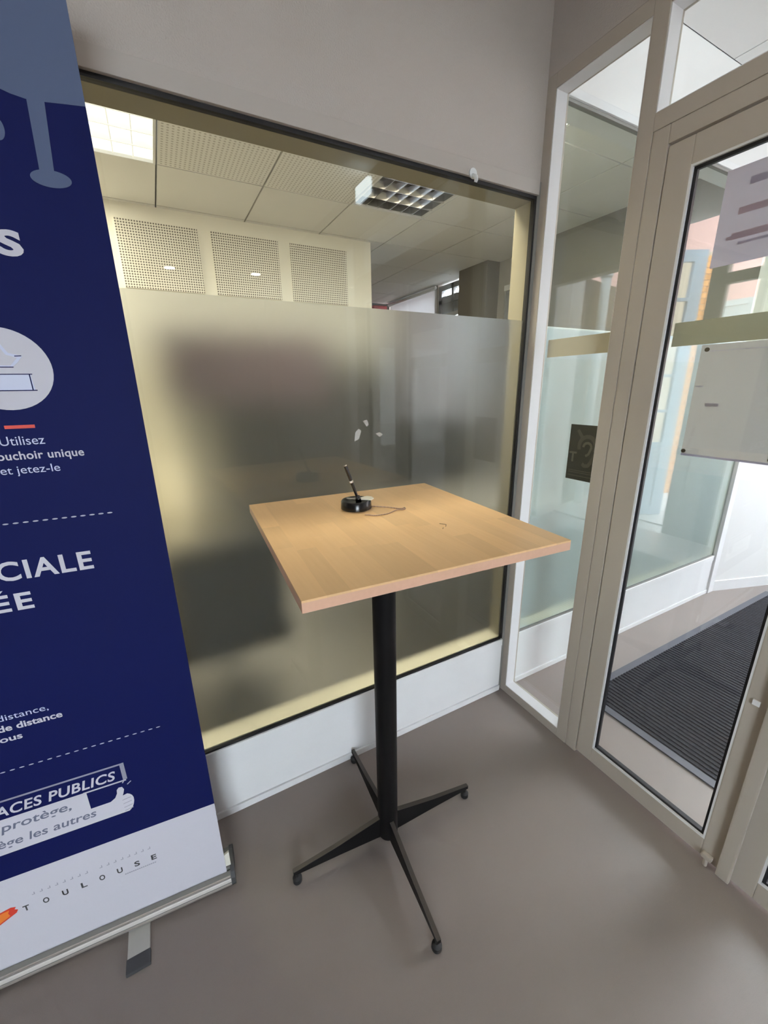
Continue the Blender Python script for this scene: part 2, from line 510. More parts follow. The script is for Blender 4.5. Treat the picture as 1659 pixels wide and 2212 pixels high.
# angled white wall of the vestibule and its baseboard
ax0, ay0, ax1, ay1 = 1.995, -0.005, 3.0, -0.345
wr = MB().prism([(ax0, ay0, 0), (ax1, ay1, 0), (ax1, 0.10, 0), (ax0, 0.10, 0)], (0, 0, 2.70)).build('wall_right', M['white_wall'])
struct(wr, 'bright white angled wall of the vestibule beyond the frosted glass', 'wall')
nx, ny = -0.320 * 0.012, -0.947 * 0.012
bb = MB().prism([(ax0, ay0 + ny * 0, 0), (ax0 + nx, ay0 + ny, 0), (ax1 + nx, ay1 + ny, 0), (ax1, ay1, 0)], (0, 0, 0.075)).build('baseboard_right', M['alu_white'])
struct(bb, 'pale baseboard at the foot of the angled vestibule wall', 'baseboard')

# --- door wall, x = 0
FX0, FX1 = 0.0, 0.062
wl = MB().box((0.0, -4, 2.362), (0.10, 0.0, 3.0)).box((0, -4, 0), (0.10, -1.905, 2.362)).build('wall_door', M['plaster'])
struct(wl, 'shaded plaster wall above the beige aluminium door frame', 'wall')
tf = struct(empty('trim_1', (0, -0.95, 0)), 'beige aluminium frame of posts and rails around the glass doors', 'frame')
box('post', (FX0, -0.036, 0), (FX1, 0.10, 2.362), M['alu'], tf, 0.002)
box('post', (FX0, -0.378, 0), (FX1, -0.335, 2.362), M['alu'], tf, 0.002)
box('post', (FX0 + 0.001, -0.424, 0), (FX1, -0.379, 2.058), M['alu'], tf, 0.004)
box('post', (FX0 + 0.001, -1.490, 0), (FX1, -1.446, 2.058), M['alu'], tf, 0.004)
box('post', (FX0, -1.534, 0), (FX1, -1.491, 2.362), M['alu'], tf, 0.002)
box('post', (FX0, -1.905, 0), (FX1, -1.835, 2.362), M['alu'], tf, 0.002)
box('head_rail', (FX0, -0.335, 2.322), (FX1, -0.036, 2.362), M['alu'], tf, 0.002)
box('head_rail', (FX0, -1.491, 2.322), (FX1, -0.378, 2.362), M['alu'], tf, 0.002)
box('transom', (FX0, -1.491, 2.058), (FX1, -0.378, 2.099), M['alu'], tf, 0.002)
box('transom', (FX0 + 0.001, -1.446, 2.014), (FX1, -0.424, 2.0575), M['alu'], tf, 0.003)
box('sill_rail', (FX0, -0.335, 0.0), (FX1, -0.036, 0.038), M['alu'], tf, 0.002)
box('sill_rail', (FX0, -1.835, 0.0), (FX1, -1.534, 0.038), M['alu'], tf, 0.002)
box('transom_pane', (0.050, -1.491, 2.099), (0.056, -0.378, 2.322), M['glass'], tf)
box('side_pane', (0.050, -1.835, 0.038), (0.056, -1.534, 2.322), M['glass'], tf)
box('wall_pad', (FX0, -1.835, 2.322), (FX1, -1.534, 2.362), M['alu'], tf)

# white liners that put the lit look of the frame reveals into colour
bd = MB()
bd.box((0.002, -0.0385, 0.038), (0.0515, -0.0362, 2.3218)).box((0.002, -0.335, 0.0382), (0.0515, -0.0385, 0.0402)) \
    .box((0.002, -0.335, 2.3196), (0.0515, -0.0385, 2.3218)).box((0.002, -0.3348, 0.0402), (0.0515, -0.3328, 2.3196))
bd.build('bead_or_lit_liner', M['alu_white'], tf)
bd = MB()
bd.box((0.002, -0.3805, 2.0992), (0.0495, -0.3782, 2.3218)).box((0.002, -1.4908, 2.0992), (0.0495, -0.3805, 2.1012)) \
    .box((0.002, -1.4908, 2.3196), (0.0495, -0.3805, 2.3218))
bd.build('bead_or_lit_liner', M['alu_white'], tf)

# sidelight glass between corner post and door frame
w3 = struct(empty('window_3', (0.055, -0.185, 0)), 'narrow tall glass sidelight between the corner post and the door', 'window')
box('pane', (0.052, -0.335, 0.038), (0.058, -0.036, 2.322), M['glass'], w3)
box('safety_band', (0.0505, -0.335, 1.518), (0.0518, -0.056, 1.579), M['band'], w3)

# hearing-loop sticker on the sidelight
st = thing('hearing_loop_sticker', (0.059, -0.26, 1.08), 'charcoal square sticker with an ear symbol on the narrow sidelight', 'sticker')
box('sticker_sheet', (0.0585, -0.334, 1.080), (0.0592, -0.190, 1.281), M['sticker'], st)


def earc(y, z):
    return (0.0478, y, z)


def ribbon(pts, wd, m, name, parent, x0, x1):
    """flat stroke of constant width along (y, z) points, with a little thickness"""
    mb = MB()
    pts = [Vector(p) for p in pts]
    L, R_ = [], []
    for i, p in enumerate(pts):
        t = (pts[min(i + 1, len(pts) - 1)] - pts[max(i - 1, 0)]).normalized()
        nn = Vector((-t.y, t.x)) * wd / 2
        L.append(p + nn); R_.append(p - nn)
    for i in range(len(pts) - 1):
        q = [L[i], L[i + 1], R_[i + 1], R_[i]]
        mb.prism([(x0, c.x, c.y) for c in q], (x1 - x0, 0, 0))
    return mb.build(name, m, parent)


ear = [(-0.236 - 0.030 * math.cos(a), 1.215 + 0.032 * math.sin(a)) for a in [i * math.pi / 10 for i in range(-1, 11)]]
ear = [(-(0.265 - 0.033 * math.cos(a)), 1.205 + 0.036 * math.sin(a)) for a in [i * math.pi / 9 for i in range(-1, 11)]]
ear = ear + [(-0.303, 1.190), (-0.295, 1.172), (-0.285, 1.150), (-0.276, 1.138), (-0.262, 1.136), (-0.252, 1.143)]
ribbon(ear, 0.014, M['sticker_print'], 'ear_symbol', st, 0.0578, 0.0585)
ribbon([(-(0.266 - 0.016 * math.cos(a)), 1.203 + 0.016 * math.sin(a)) for a in [i * math.pi / 8 for i in range(0, 9)]] + [(-0.274, 1.180), (-0.262, 1.172)],
       0.009, M['sticker_print2'], 'ear_fold', st, 0.0578, 0.0585)
ribbon([(-0.222, 1.262), (-0.240, 1.238)], 0.012, M['sticker_print'], 'ear_slash', st, 0.0578, 0.0585)
lt_ = MB().box((0.0578, -0.226, 1.176), (0.0585, -0.196, 1.183)).box((0.0578, -0.215, 1.146), (0.0585, -0.207, 1.176))
lt_.build('letter_t', M['sticker_print2'], st)
tl = MB()
for z in (1.113, 1.106, 1.094):
    tl.box((0.0578, -0.300, z), (0.0585, -0.200, z + 0.0035))
tl.build('small_print', M['sticker_print'], st)


def door_leaf(idx, y1, y0, label):
    """glazed leaf between y0 < y1"""
    d = struct(empty('door_%d' % idx, (0.03, (y0 + y1) / 2, 0)), label, 'door')
    sw, x0, x1, zb, zt = 0.063, 0.002, 0.036, 0.014, 2.008
    box('stile', (x0, y1 - sw, zb), (x1, y1, zt), M['alu'], d, 0.003)
    box('stile', (x0, y0, zb), (x1, y0 + sw, zt), M['alu'], d, 0.003)
    box('rail', (x0, y0 + sw, zb), (x1, y1 - sw, 0.078), M['alu'], d, 0.003)
    box('rail', (x0, y0 + sw, 1.944), (x1, y1 - sw, zt), M['alu'], d, 0.003)
    g0, g1 = y0 + sw, y1 - sw
    # glazing bead (light), then the black gasket inside it
    MB().frame(0, x0 + 0.001, 0.007, (g0 - 0.001, 0.077), (g1 + 0.001, 1.945), 0.006).build('bead_or_lit_liner', M['alu_white'], d)
    MB().frame(0, x0 + 0.0085, 0.009, (g0 - 0.001, 0.077), (g1 + 0.001, 1.945), 0.014).build('gasket', M['gasket'], d)
    box('pane', (0.0185, g0, 0.080), (0.0245, g1, 1.942), M['glass'], d)
    MB().frame(0, 0.0255, 0.010, (g0 - 0.001, 0.077), (g1 + 0.001, 1.945), 0.004).build('outer_bead', M['gasket'], d)
    return d


d1 = door_leaf(1, -0.427, -0.932, 'left glazed door leaf with two papers stuck on its glass')
box('safety_band', (0.0250, -0.869, 1.516), (0.0256, -0.507, 1.577), M['band'], d1)
box('astragal', (-0.012, -0.950, 0.004), (0.001, -0.916, 2.006), M['alu'], d1, 0.005)
fbm = MB().tube([(-0.006, -0.888, 0.0), (-0.006, -0.888, 0.030)], 0.006, 12)
fbm.bbox((-0.014, -0.902, 0.028), (0.002, -0.876, 0.044), 0.003)
fbm.build('floor_bolt', M['alu'], d1)
box('bolt_plate', (-0.003, -0.900, 0.60), (0.002, -0.884, 0.615), M['alu_white'], d1, 0.001)
d2 = door_leaf(2, -0.938, -1.443, 'right glazed door leaf mostly cut off by the picture edge')

# ------------------------------------------------------------------ ceilings and shells
cv = struct(empty('ceiling_vestibule', (1.5, -1.2, 2.70)), 'white tiled ceiling of the vestibule beyond the doors', 'ceiling')
MB().box((0.10, -2.4, 2.715), (2.2, 0.0, 2.80)).box((2.2, -1.15, 2.715), (2.9, 0.0, 2.80)).build('ceiling_slab', M['tile_grid'], cv)
_t = None
for i in range(5):
    for j in range(4):
        x0 = 1.055 + 0.6 * (i - 2) + 0.003; y0 = -0.6 * (j + 1) + 0.003
        if x0 > 2.1 and j > 1:
            continue
        xa, xb = max(x0, 0.10), min(x0 + 0.594, 2.9 if j < 2 else 2.2)
        if xb - xa < 0.02:
            continue
        box('ceiling_tile', (xa, y0, 2.70), (xb, y0 + 0.594, 2.716), M['white_wall'], cv)
vl = thing('added_fill_lamp', (0.10, -1.33, 2.52), 'added bluish white fill lamp above the doors inside the vestibule, out of frame', 'lamp')  # unseen lamp added to brighten the vestibule soffit and kick panels
box('back_plate', (0.10, -1.44, 2.50), (0.112, -1.22, 2.64), M['alu_white'], vl, 0.002)
MB().bbox((0.112, -1.43, 2.51), (0.165, -1.23, 2.63), 0.012).build('diffuser', M['vl_on'], vl)

wv = MB().box((0.10, -2.5, 0), (2.2, -2.4, 2.8)).build('wall_vestibule', M['white_wall'])
struct(wv, 'white side wall closing the vestibule on the camera side', 'wall')
# exterior wall of the vestibule at x = 3 with its glazed entrance
we = MB().box((2.9, -0.42, 0), (3.0, 0.10, 2.80)).box((2.9, -1.15, 2.72), (3.0, -0.42, 2.80)).box((2.2, -1.15, 2.72), (2.9, -1.10, 2.80)) \
    .box((2.2, -2.5, 2.315), (2.3, -1.15, 2.80)).box((2.2, -2.5, 0), (2.3, -1.90, 2.315)).build('wall_entrance', M['white_wall'])
struct(we, 'outer wall of the vestibule around the street entrance', 'wall')
en = struct(empty('door_3', (3.1, -1.2, 0)), 'dark green glazed street entrance mirrored in the partition glass', 'door')
box('post', (2.93, -0.835, 0), (3.0, -0.715, 2.72), M['green_frame'], en, 0.004)
box('post', (2.93, -0.49, 0), (3.0, -0.42, 2.72), M['green_frame'], en, 0.004)
box('rail', (2.93, -0.715, 2.18), (3.0, -0.49, 2.26), M['green_frame'], en, 0.004)
box('rail', (2.93, -0.715, 0.0), (3.0, -0.49, 0.12), M['green_frame'], en, 0.004)
box('lower_panel', (2.95, -0.715, 0.12), (2.98, -0.49, 1.02), M['green_frame'], en)
box('rail', (2.93, -0.715, 1.02), (3.0, -0.49, 1.08), M['green_frame'], en, 0.004)
box('pane', (2.96, -0.715, 1.08), (2.966, -0.49, 2.18), M['glass'], en)

rf = MB().box((-4.3, -4.2, 3.0), (2.14, 6.2, 3.1)).box((2.14, -1.15, 2.80), (3.0, 0.3, 2.86)).build('roof', M['white_wall'])
struct(rf, 'flat roof over the rooms, out of frame', 'roof')
# our room behind the camera: ceiling, left and rear wall with a window to the street
cl = MB().box((-4, -4, 2.60), (0.0, 0.0, 2.70)).build('ceiling', M['white_wall'])
struct(cl, 'white ceiling above the table, out of frame', 'ceiling')
wl2 = MB().box((-4.1, -4.1, 0), (-4.0, 0.10, 2.85)).build('wall_left', M['dark_wall'])  # unseen wall kept dark to cut bounce onto the door frame
struct(wl2, 'unseen wall on the left of the room, kept dark to cut bounce', 'wall')
WX0, WX1, WZ0, WZ1 = -2.60, -1.40, 0.55, 2.00
wb = MB().box((-4.1, -4.1, 0), (WX0, -4.0, 2.85)).box((WX1, -4.1, 0), (0.10, -4.0, 2.85)).box((WX0, -4.1, 0), (WX1, -4.0, WZ0)) \
    .box((WX0, -4.1, WZ1), (WX1, -4.0, 2.85)).build('wall_rear', M['plaster'])
struct(wb, 'plaster wall behind the camera holding the street window', 'wall')
w4 = struct(empty('window_4', ((WX0 + WX1) / 2, -4.05, WZ0)), 'street window behind the camera that lights the table', 'window')
MB().frame(1, -4.08, 0.05, (WX0, WZ0), (WX1, WZ1), 0.06).box(((WX0 + WX1) / 2 - 0.03, -4.08, WZ0), ((WX0 + WX1) / 2 + 0.03, -4.03, WZ1)) \
    .build('window_frame', M['alu'], w4)
box('pane', (WX0 + 0.05, -4.058, WZ0 + 0.05), (WX1 - 0.05, -4.052, WZ1 - 0.05), M['glass'], w4)

# small round ceiling spots of our room (first two mirror in the glass, the rest added to brighten the table)
dls = [((-0.949, -3.83), 'round ceiling spot nearest the rear wall'), ((0.0 - 0.9 + 1.668 - 0.9, -3.72), 'round ceiling spot nearest the far rear corner'),
       ((-2.3, -1.0), 'added round ceiling spot over the left of the room'), ((-0.35, -0.92), 'added round ceiling spot above the corner by the doors'), ((-1.40, -0.92), 'added round ceiling spot between banner and camera'),
       ((-2.4, -3.6), 'added round ceiling spot in front of the street window')]
for (x, y), lab in dls:
    dl = thing('ceiling_spot', (x, y, 2.60), lab, 'lamp', 'round ceiling spots of the room, most of them added')
    MB().lathe((x, y, 2.595), [(0.062, 0.006), (0.062, 0.0), (0.05, -0.002), (0.05, 0.006)], 24).build('trim_ring', M['chrome'], dl, True)
    MB().lathe((x, y, 2.5915), [(0.048, 0.004), (0.048, 0.0), (0.0001, 0.0)], 24).build('lamp_face', M['dl_on'], dl)

# ================================================================== ROOM BEHIND THE GLASS
ZC = 2.65
cb = struct(empty('ceiling_back', (0, 2.5, ZC)), 'grey tiled ceiling seen through the clear top of the partition', 'ceiling')
box('ceiling_slab', (-3.2, 0.10, ZC + 0.10), (2.25, 6.0, ZC + 0.16), M['tile_grid'], cb)
MB().box((1.93, 0.10, ZC), (2.25, 5.75, ZC + 0.10)).box((-3.3, 0.10, ZC), (-2.86, 5.75, ZC + 0.10)).box((-2.86, 5.44, ZC), (1.93, 5.75, ZC + 0.10)).box((-2.86, 0.02, ZC), (1.93, 0.10, ZC + 0.10)).build('ceiling_border', M['tile'], cb)
tmesh = {}
lum_cells = {(-1.665, 1.25), (0.135, 1.25), (-1.065, 0.05), (-2.265, 1.85), (-0.465, 0.05), (0.135, 0.05)}
for i in range(-5, 4):
    for j in range(-2, 8):
        x0 = 0.135 + 0.6 * i; y0 = 1.25 + 0.6 * j
        if y0 < 0.0 and y0 > -0.1:
            pass
        if x0 + 0.6 > 2.3 or y0 + 0.6 > 6.0 or y0 < -0.01:
            continue
        if any(abs(x0 - a) < 0.01 and abs(y0 - b) < 0.01 for a, b in lum_cells):
            continue
        key = 'h' if j == 0 and i < 0 else 'p'
        ya = max(y0, 0.10)
        if ya > y0 + 0.01 and True:
            box('ceiling_tile', (x0 + 0.005, ya, ZC), (x0 + 0.595, y0 + 0.595, ZC + 0.014), M['tile'], cb)
            continue
        if key not in tmesh:
            o = MB().box((0.005, 0.005, 0), (0.595, 0.595, 0.014)).build('ceiling_tile', M['tile_holes'] if key == 'h' else M['tile'])
            tmesh[key] = o
        else:
            o = tmesh[key].copy(); COL.objects.link(o)
        o.parent = cb
        o.location = Vector((x0, y0, ZC)) - Vector(cb.location)


def luminaire(x0, y0, lit, label, group):
    """recessed 600 x 600 louvre fitting"""
    L = thing('ceiling_luminaire', (x0 + 0.3, y0 + 0.3, ZC), label, 'lamp', group)
    MB().frame(2, ZC - 0.004, 0.016, (x0 + 0.004, y0 + 0.004), (x0 + 0.596, y0 + 0.596), 0.012).build('frame', M['alu_white'], L)
    hs = MB().box((x0 + 0.016, y0 + 0.016, ZC + 0.075), (x0 + 0.584, y0 + 0.584, ZC + 0.085))
    hs.frame(2, ZC + 0.011, 0.066, (x0 + 0.006, y0 + 0.006), (x0 + 0.594, y0 + 0.594), 0.010)
    hs.build('housing', M['lamp_dim'] if not lit else M['louvre_white'], L)
    if lit:
        box('diffuser', (x0 + 0.018, y0 + 0.018, ZC + 0.062), (x0 + 0.582, y0 + 0.582, ZC + 0.074), M['lamp_soft'], L)
    for k in range(4 if not lit else 0):
        yy = y0 + 0.016 + 0.142 * (k + 0.5)
        MB().tube([(x0 + 0.02, yy, ZC + 0.058), (x0 + 0.58, yy, ZC + 0.058)], 0.013, 10).build('tube', M['lamp_on'] if lit else M['pvc'], L, True)
    bm_ = M['louvre_white'] if lit else M['chrome']
    for k in range(1, 4):
        y = y0 + 0.016 + 0.142 * k
        MB().prism([(x0 + 0.016, y - 0.010, ZC + 0.045), (x0 + 0.016, y + 0.010, ZC + 0.045), (x0 + 0.016, y + 0.003, ZC), (x0 + 0.016, y - 0.003, ZC)],
                   (0.568, 0, 0)).build('louvre_blade', bm_, L)
    for k in range(1, 6):
        x = x0 + 0.016 + 0.0947 * k
        for q in range(4):
            ya = y0 + 0.016 + 0.142 * q + 0.007
            MB().prism([(x - 0.009, ya, ZC + 0.045), (x + 0.009, ya, ZC + 0.045), (x + 0.002, ya, ZC + 0.002), (x - 0.002, ya, ZC + 0.002)],
                       (0, 0.128, 0)).build('cross_blade', bm_, L)
    return L


luminaire(-1.665, 1.25, True, 'lit louvre ceiling light cut by the blue banner edge', 'louvre ceiling lights')
luminaire(0.135, 1.25, False, 'unlit chrome louvre ceiling light behind the partition', 'louvre ceiling lights')

for lx, ly, lab in ((-2.265, 1.85, 'added unseen light panel behind the banner, nearest the bulkhead'), (-1.065, 0.05, 'added unseen light panel close above the frosted glass, banner side'),
                    (-0.465, 0.05, 'added unseen light panel close above the frosted glass, middle'), (0.135, 0.05, 'added unseen light panel close above the frosted glass, door side')):
    lo = thing('added_light_panel', (lx + 0.3, ly + 0.3, ZC), lab, 'lamp', 'added unseen light panels near the glass')  # unseen panels added to brighten the film, sill and back ceiling
    MB().frame(2, ZC - 0.004, 0.016, (lx + 0.055, ly + 0.055), (lx + 0.596, ly + 0.596), 0.012).build('frame', M['alu_white'], lo)
    box('diffuser', (lx + 0.067, ly + 0.067, ZC), (lx + 0.584, ly + 0.584, ZC + 0.012), M['lamp_on'], lo)

# bulkhead with three drilled acoustic boards
BY = 2.49
bk = struct(empty('wall_back', (-0.8, BY, 2.0)), 'cream bulkhead wall with three drilled acoustic panels under the tiled ceiling', 'wall')
MB().box((-3.2, BY, 1.70), (0.615, BY + 0.12, ZC)).build('bulkhead', M['bulk'], bk)
MB().box((-3.2, BY, 0.0), (-1.05, BY + 0.12, 1.70)).build('wall_pier', M['cream_wall'], bk)
for (xa, xb) in ((-1.335, -0.815), (-0.722, -0.222), (-0.122, 0.372)):
    box('acoustic_panel', (xa, BY - 0.012, 2.125), (xb, BY, 2.555), M['bulk_holes'], bk, 0.002)

# alcove and far end
wa = MB().box((-3.2, 5.6, 0), (2.25, 5.7, ZC)).build('wall_far', M['dark_wall'])
struct(wa, 'dim far end wall of the room behind the partition', 'wall')
wls = MB().box((-3.3, 0.10, 0), (-3.2, 5.7, ZC)).build('wall_side', M['cream_wall'])
struct(wls, 'cream side wall of the back room hidden behind the banner', 'wall')
wsb = MB().box((-4, -0.06, 2.56), (-2.5, -0.001, 2.60)).build('trim_2', M['plaster'])
struct(wsb, 'plaster cornice strip under the ceiling, out of frame', 'trim')

# right wall of the back room with openings to daylight
RX = 2.10
rw = MB()
rw.box((RX, 3.54, 0.9), (RX + 0.12, 3.60, 2.60)).box((RX, 3.54, 2.60), (RX + 0.12, 4.80, ZC)).box((RX, 3.54, 0), (RX + 0.12, 4.80, 0.9))
rw.box((RX, 4.80, 0), (RX + 0.12, 5.7, ZC))
rw.box((RX, 2.35, 0), (RX + 0.12, 2.98, ZC))
rw.box((RX, 2.98, 0), (RX + 0.12, 3.54, 0.9))
rw.box((RX, 2.05, 2.40), (RX + 0.12, 2.35, ZC)).box((RX, 2.05, 0), (RX + 0.12, 2.35, 0.02))
rw.box((RX, 1.90, 0), (RX + 0.12, 2.05, ZC))
rwo = rw.build('wall_east', M['midgrey'])
struct(rwo, 'grey wall with bright windows at the right of the back room', 'wall')
rl = MB().box((1.96, 0.10, 0), (2.12, 1.91, ZC)).build('wall_lintel', M['dark_wall'])
struct(rl, 'brown grey side wall of the back room seen high through the sidelight', 'wall')
pc = MB().bbox((1.93, 2.44, 0), (2.10, 2.90, ZC), 0.004).build('column', M['dark_wall'])
struct(pc, 'brown grey square column between window and door of the back room', 'column')

bl = thing('backlit_wall', (RX - 0.02, 4.17, 2.60), 'large bright white wall at the far right of the back room, built as a backlit sheet', 'blind')
new_obj('backlit_sheet', [(RX - 0.003, 3.55, 0.9), (RX - 0.003, 4.78, 0.9), (RX - 0.003, 4.78, 2.60), (RX - 0.003, 3.55, 2.60)], [(0, 3, 2, 1)], M['blind'], bl)  # white wall made as a thin sheet so the sky backlights it
MB().tube([(RX - 0.03, 3.55, 2.62), (RX - 0.03, 4.77, 2.62)], 0.022, 14).build('added_sheet_tube', M['pvc'], bl, True)

w5 = struct(empty('window_5', (RX + 0.05, 3.26, 0.9)), 'grey framed window with slatted blind at the back room end', 'window')
MB().frame(0, RX + 0.02, 0.06, (2.98, 0.9), (3.54, 2.63), 0.06).box((RX + 0.02, 2.98, 2.42), (RX + 0.08, 3.54, 2.46)) \
    .box((RX + 0.02, 3.24, 0.9), (RX + 0.08, 3.28, 2.63)).build('window_frame', M['frame_grey'], w5)
box('pane', (RX + 0.045, 3.0, 0.92), (RX + 0.051, 3.52, 2.62), M['glass'], w5)
box('upper_panel', (RX + 0.030, 3.03, 2.28), (RX + 0.040, 3.49, 2.505), M['frame_grey'], w5)
for k in range(26):
    z = 0.95 + k * 0.052
    MB().prism([(RX - 0.010, 3.02, z), (RX + 0.010, 3.02, z + 0.050), (RX + 0.011, 3.02, z + 0.049), (RX - 0.009, 3.02, z - 0.001)], (0, 0.48, 0)) \
        .build('blind_slat', M['slat'], w5)

d4 = struct(empty('door_4', (RX + 0.05, 2.2, 0)), 'grey door with dark glass strip near the column in the back room', 'door')
box('door_panel', (RX + 0.02, 2.05, 0.02), (RX + 0.06, 2.35, 2.40), M['frame_grey'], d4)
box('glass_strip', (RX + 0.012, 2.16, 0.9), (RX + 0.02, 2.22, 2.18), M['screen'], d4)
box('head_strip', (RX - 0.006, 2.05, 2.36), (RX + 0.02, 2.35, 2.41), M['pvc'], d4)

rb = thing('red_cabinet', (1.98, 5.12, 2.45), 'small dark red box at the far end above the frosted edge', 'box')
box('casing', (1.86, 4.86, 2.30), (2.09, 5.40, 2.62), M['red_box'], rb, 0.01)
box('lid', (1.852, 4.88, 2.32), (1.862, 5.38, 2.60), M['red_box'], rb, 0.006)

# furniture blurred behind the frosted film
ps = thing('office_screen', (-0.98, 1.00, 0), 'dark plum fabric screen blurred behind the upper left frosted glass', 'screen')
box('fabric_panel', (-1.24, 0.97, 1.36), (-0.48, 1.03, 1.68), M['plum'], ps, 0.01)
for x in (-1.17, -0.55):
    MB().tube([(x, 1.00, 0.02), (x, 1.00, 1.38)], 0.015, 12).build('post', M['dark'], ps)
    box('foot', (x - 0.03, 0.92, 0), (x + 0.03, 1.11, 0.02), M['dark'], ps, 0.004)

mo = thing('computer_monitor', (-0.15, 0.60, 0.76), 'dark monitor shape blurred behind the frosted glass right of the pen', 'monitor')
box('display', (-0.35, 0.55, 0.92), (0.13, 0.585, 1.27), M['screen'], mo, 0.008)
box('bezel', (-0.36, 0.583, 0.91), (0.14, 0.60, 1.28), M['dark'], mo, 0.006)
box('stand', (-0.14, 0.57, 0.775), (-0.08, 0.60, 0.95), M['dark'], mo, 0.006)
box('base', (-0.22, 0.48, 0.76), (0.00, 0.68, 0.775), M['dark'], mo, 0.006)

dk = thing('desk', (0.2, 0.7, 0), 'dark desk blurred low behind the frosted glass', 'desk')
box('desktop', (-0.38, 0.40, 0.73), (0.95, 1.15, 0.76), M['desk'], dk, 0.006)
box('modesty_panel', (-0.36, 0.42, 0.12), (0.93, 0.44, 0.72), M['dark_wall'], dk)
for x in (-0.34, 0.91):
    for y in (0.46, 1.10):
        box('leg', (x - 0.02, y - 0.02, 0), (x + 0.02, y + 0.02, 0.73), M['dark'], dk, 0.004)

ch = thing('office_chair', (-1.13, 0.56, 0), 'dark office chair blurred behind the lower left frosted glass', 'chair')
box('seat', (-1.36, 0.36, 0.40), (-0.90, 0.80, 0.50), M['dark'], ch, 0.03)
box('backrest', (-1.34, 0.36, 0.48), (-0.92, 0.425, 0.88), M['dark'], ch, 0.03)
box('back_stem', (-1.15, 0.39, 0.42), (-1.11, 0.42, 0.60), M['dark'], ch, 0.005)
MB().tube([(-1.13, 0.58, 0.08), (-1.13, 0.58, 0.40)], 0.03, 14).build('gas_column', M['chrome'], ch, True)
for k in range(5):
    a = k * 2 * math.pi / 5 + 0.3
    e = (-1.13 + 0.20 * math.cos(a), 0.58 + 0.20 * math.sin(a))
    lg = MB().tube([(-1.13, 0.58, 0.10), (e[0], e[1], 0.065)], [0.025, 0.015], 8).build('leg', M['dark'], ch)
    MB().tube([(e[0] - 0.012, e[1], 0.03), (e[0] + 0.012, e[1], 0.03)], 0.03, 12).build('caster', M['rubber'], ch)

wlp = thing('wall_lamp', (-1.20, BY - 0.05, 0.8), 'warm wall lamp glowing through the frosted glass beside the banner', 'lamp')
box('back_plate', (-1.28, BY - 0.015, 0.52), (-1.16, BY, 0.86), M['chrome'], wlp, 0.004)
MB().lathe((-1.22, BY - 0.145, 0.50), [(0.12, 0), (0.13, 0.02), (0.13, 0.36), (0.12, 0.38)], 20).build('lamp_shade', M['wl_on'], wlp, True)

# ================================================================== OUTSIDE (mirrored in the partition glass)
gr = MB().box((2.9, -14, -0.12), (16, 10, -0.02)).box((2.25, -14, -0.12), (2.9, -1.15, -0.02)).box((-8, -14, -0.12), (3.0, -4.1, -0.02)).build('ground', M['street'])
struct(gr, 'grey street surface outside the entrance', 'ground')
pv = struct(empty('pavement', (3.9, -1.2, -0.02)), 'pale paving slabs in front of the street entrance', 'pavement')
for i in range(-1, 4):
    for j in range(6):
        if i == -1 and j > 2:
            continue
        box('paving_slab', (max(3.2 + 0.5 * i, 2.905 if j > 2 else 0), -3.0 + 0.5 * j, -0.03), (3.694 + 0.5 * i, -2.506 + 0.5 * j, random.uniform(-0.004, 0.0)), M['paving'], pv, 0.004)
fa = struct(empty('wall_street', (8.0, -2, 0)), 'pink rendered street front mirrored in the partition glass', 'wall')
MB().box((8.0, -4.6, 1.5), (8.4, 8, 4.3)).box((8.0, -16, 1.5), (8.4, -4.6, 6.5)).build('render', M['pink'], fa)
box('plinth', (7.96, -14, 0), (8.4, 8, 1.5), M['win_white'], fa)
for y in (-8.6, -6.2, -3.6, -1.0, 1.6):
    for z in (0.9,):
        MB().frame(0, 7.93, 0.08, (y, z), (y + 1.1, z + 1.9), 0.09).build('window_frame', M['win_white'], fa)
        box('pane', (7.97, y + 0.09, z + 0.09), (7.975, y + 1.01, z + 1.81), M['win_white'], fa)
        box('glazing_bar', (7.94, y + 0.52, z + 0.09), (7.96, y + 0.58, z + 1.81), M['win_white'], fa)

# white yard wall, black door and down-pipe (mirrored in the sidelight)
yw = struct(empty('wall_yard', (2.5, -1.93, 0)), 'bright white yard wall mirrored in the glass behind the sidelight', 'wall')
Y0, YD = Vector((2.32, -1.86, 0)), Vector((0.981, -0.195, 0)).normalized()
YN = Vector((0.195, 0.981, 0)).normalized()


def ybox(name, t0, t1, d0, d1, z0, z1, m, parent):
    a = Y0 + YD * t0 + YN * d0; b = Y0 + YD * t1 + YN * d0
    return MB().prism([a + Vector((0, 0, z0)), b + Vector((0, 0, z0)), b + Vector((0, 0, z1)), a + Vector((0, 0, z1))], YN * (d1 - d0)).build(name, m, parent)


ybox('wall_panel', 0.0, 0.55, -0.12, 0.0, -0.03, 2.5, M['white_wall'], yw)
ybox('plinth', 0.0, 0.55, 0.0, 0.012, -0.03, 0.10, M['alu_white'], yw)
yd = struct(empty('door_5', (3.3, -2.05, 0)), 'black yard door mirrored beside the bright white wall', 'door')
ybox('door_panel', 0.56, 1.40, -0.10, -0.04, -0.02, 2.5, M['black_metal'], yd)
pp = thing('drain_pipe', tuple(Y0 + YD * 0.93), 'white vertical pipe with a thick collar mirrored in the sidelight', 'pipe')
q = Y0 + YD * 0.93 + YN * 0.04
MB().tube([q + Vector((0, 0, -0.02)), q + Vector((0, 0, 2.9))], 0.05, 18).build('pipe', M['pvc'], pp, True)
autosmooth(MB().lathe((q.x, q.y, 2.52), [(0.055, 0), (0.066, 0.012), (0.066, 0.33), (0.055, 0.342)], 20).build('collar', M['pvc'], pp))

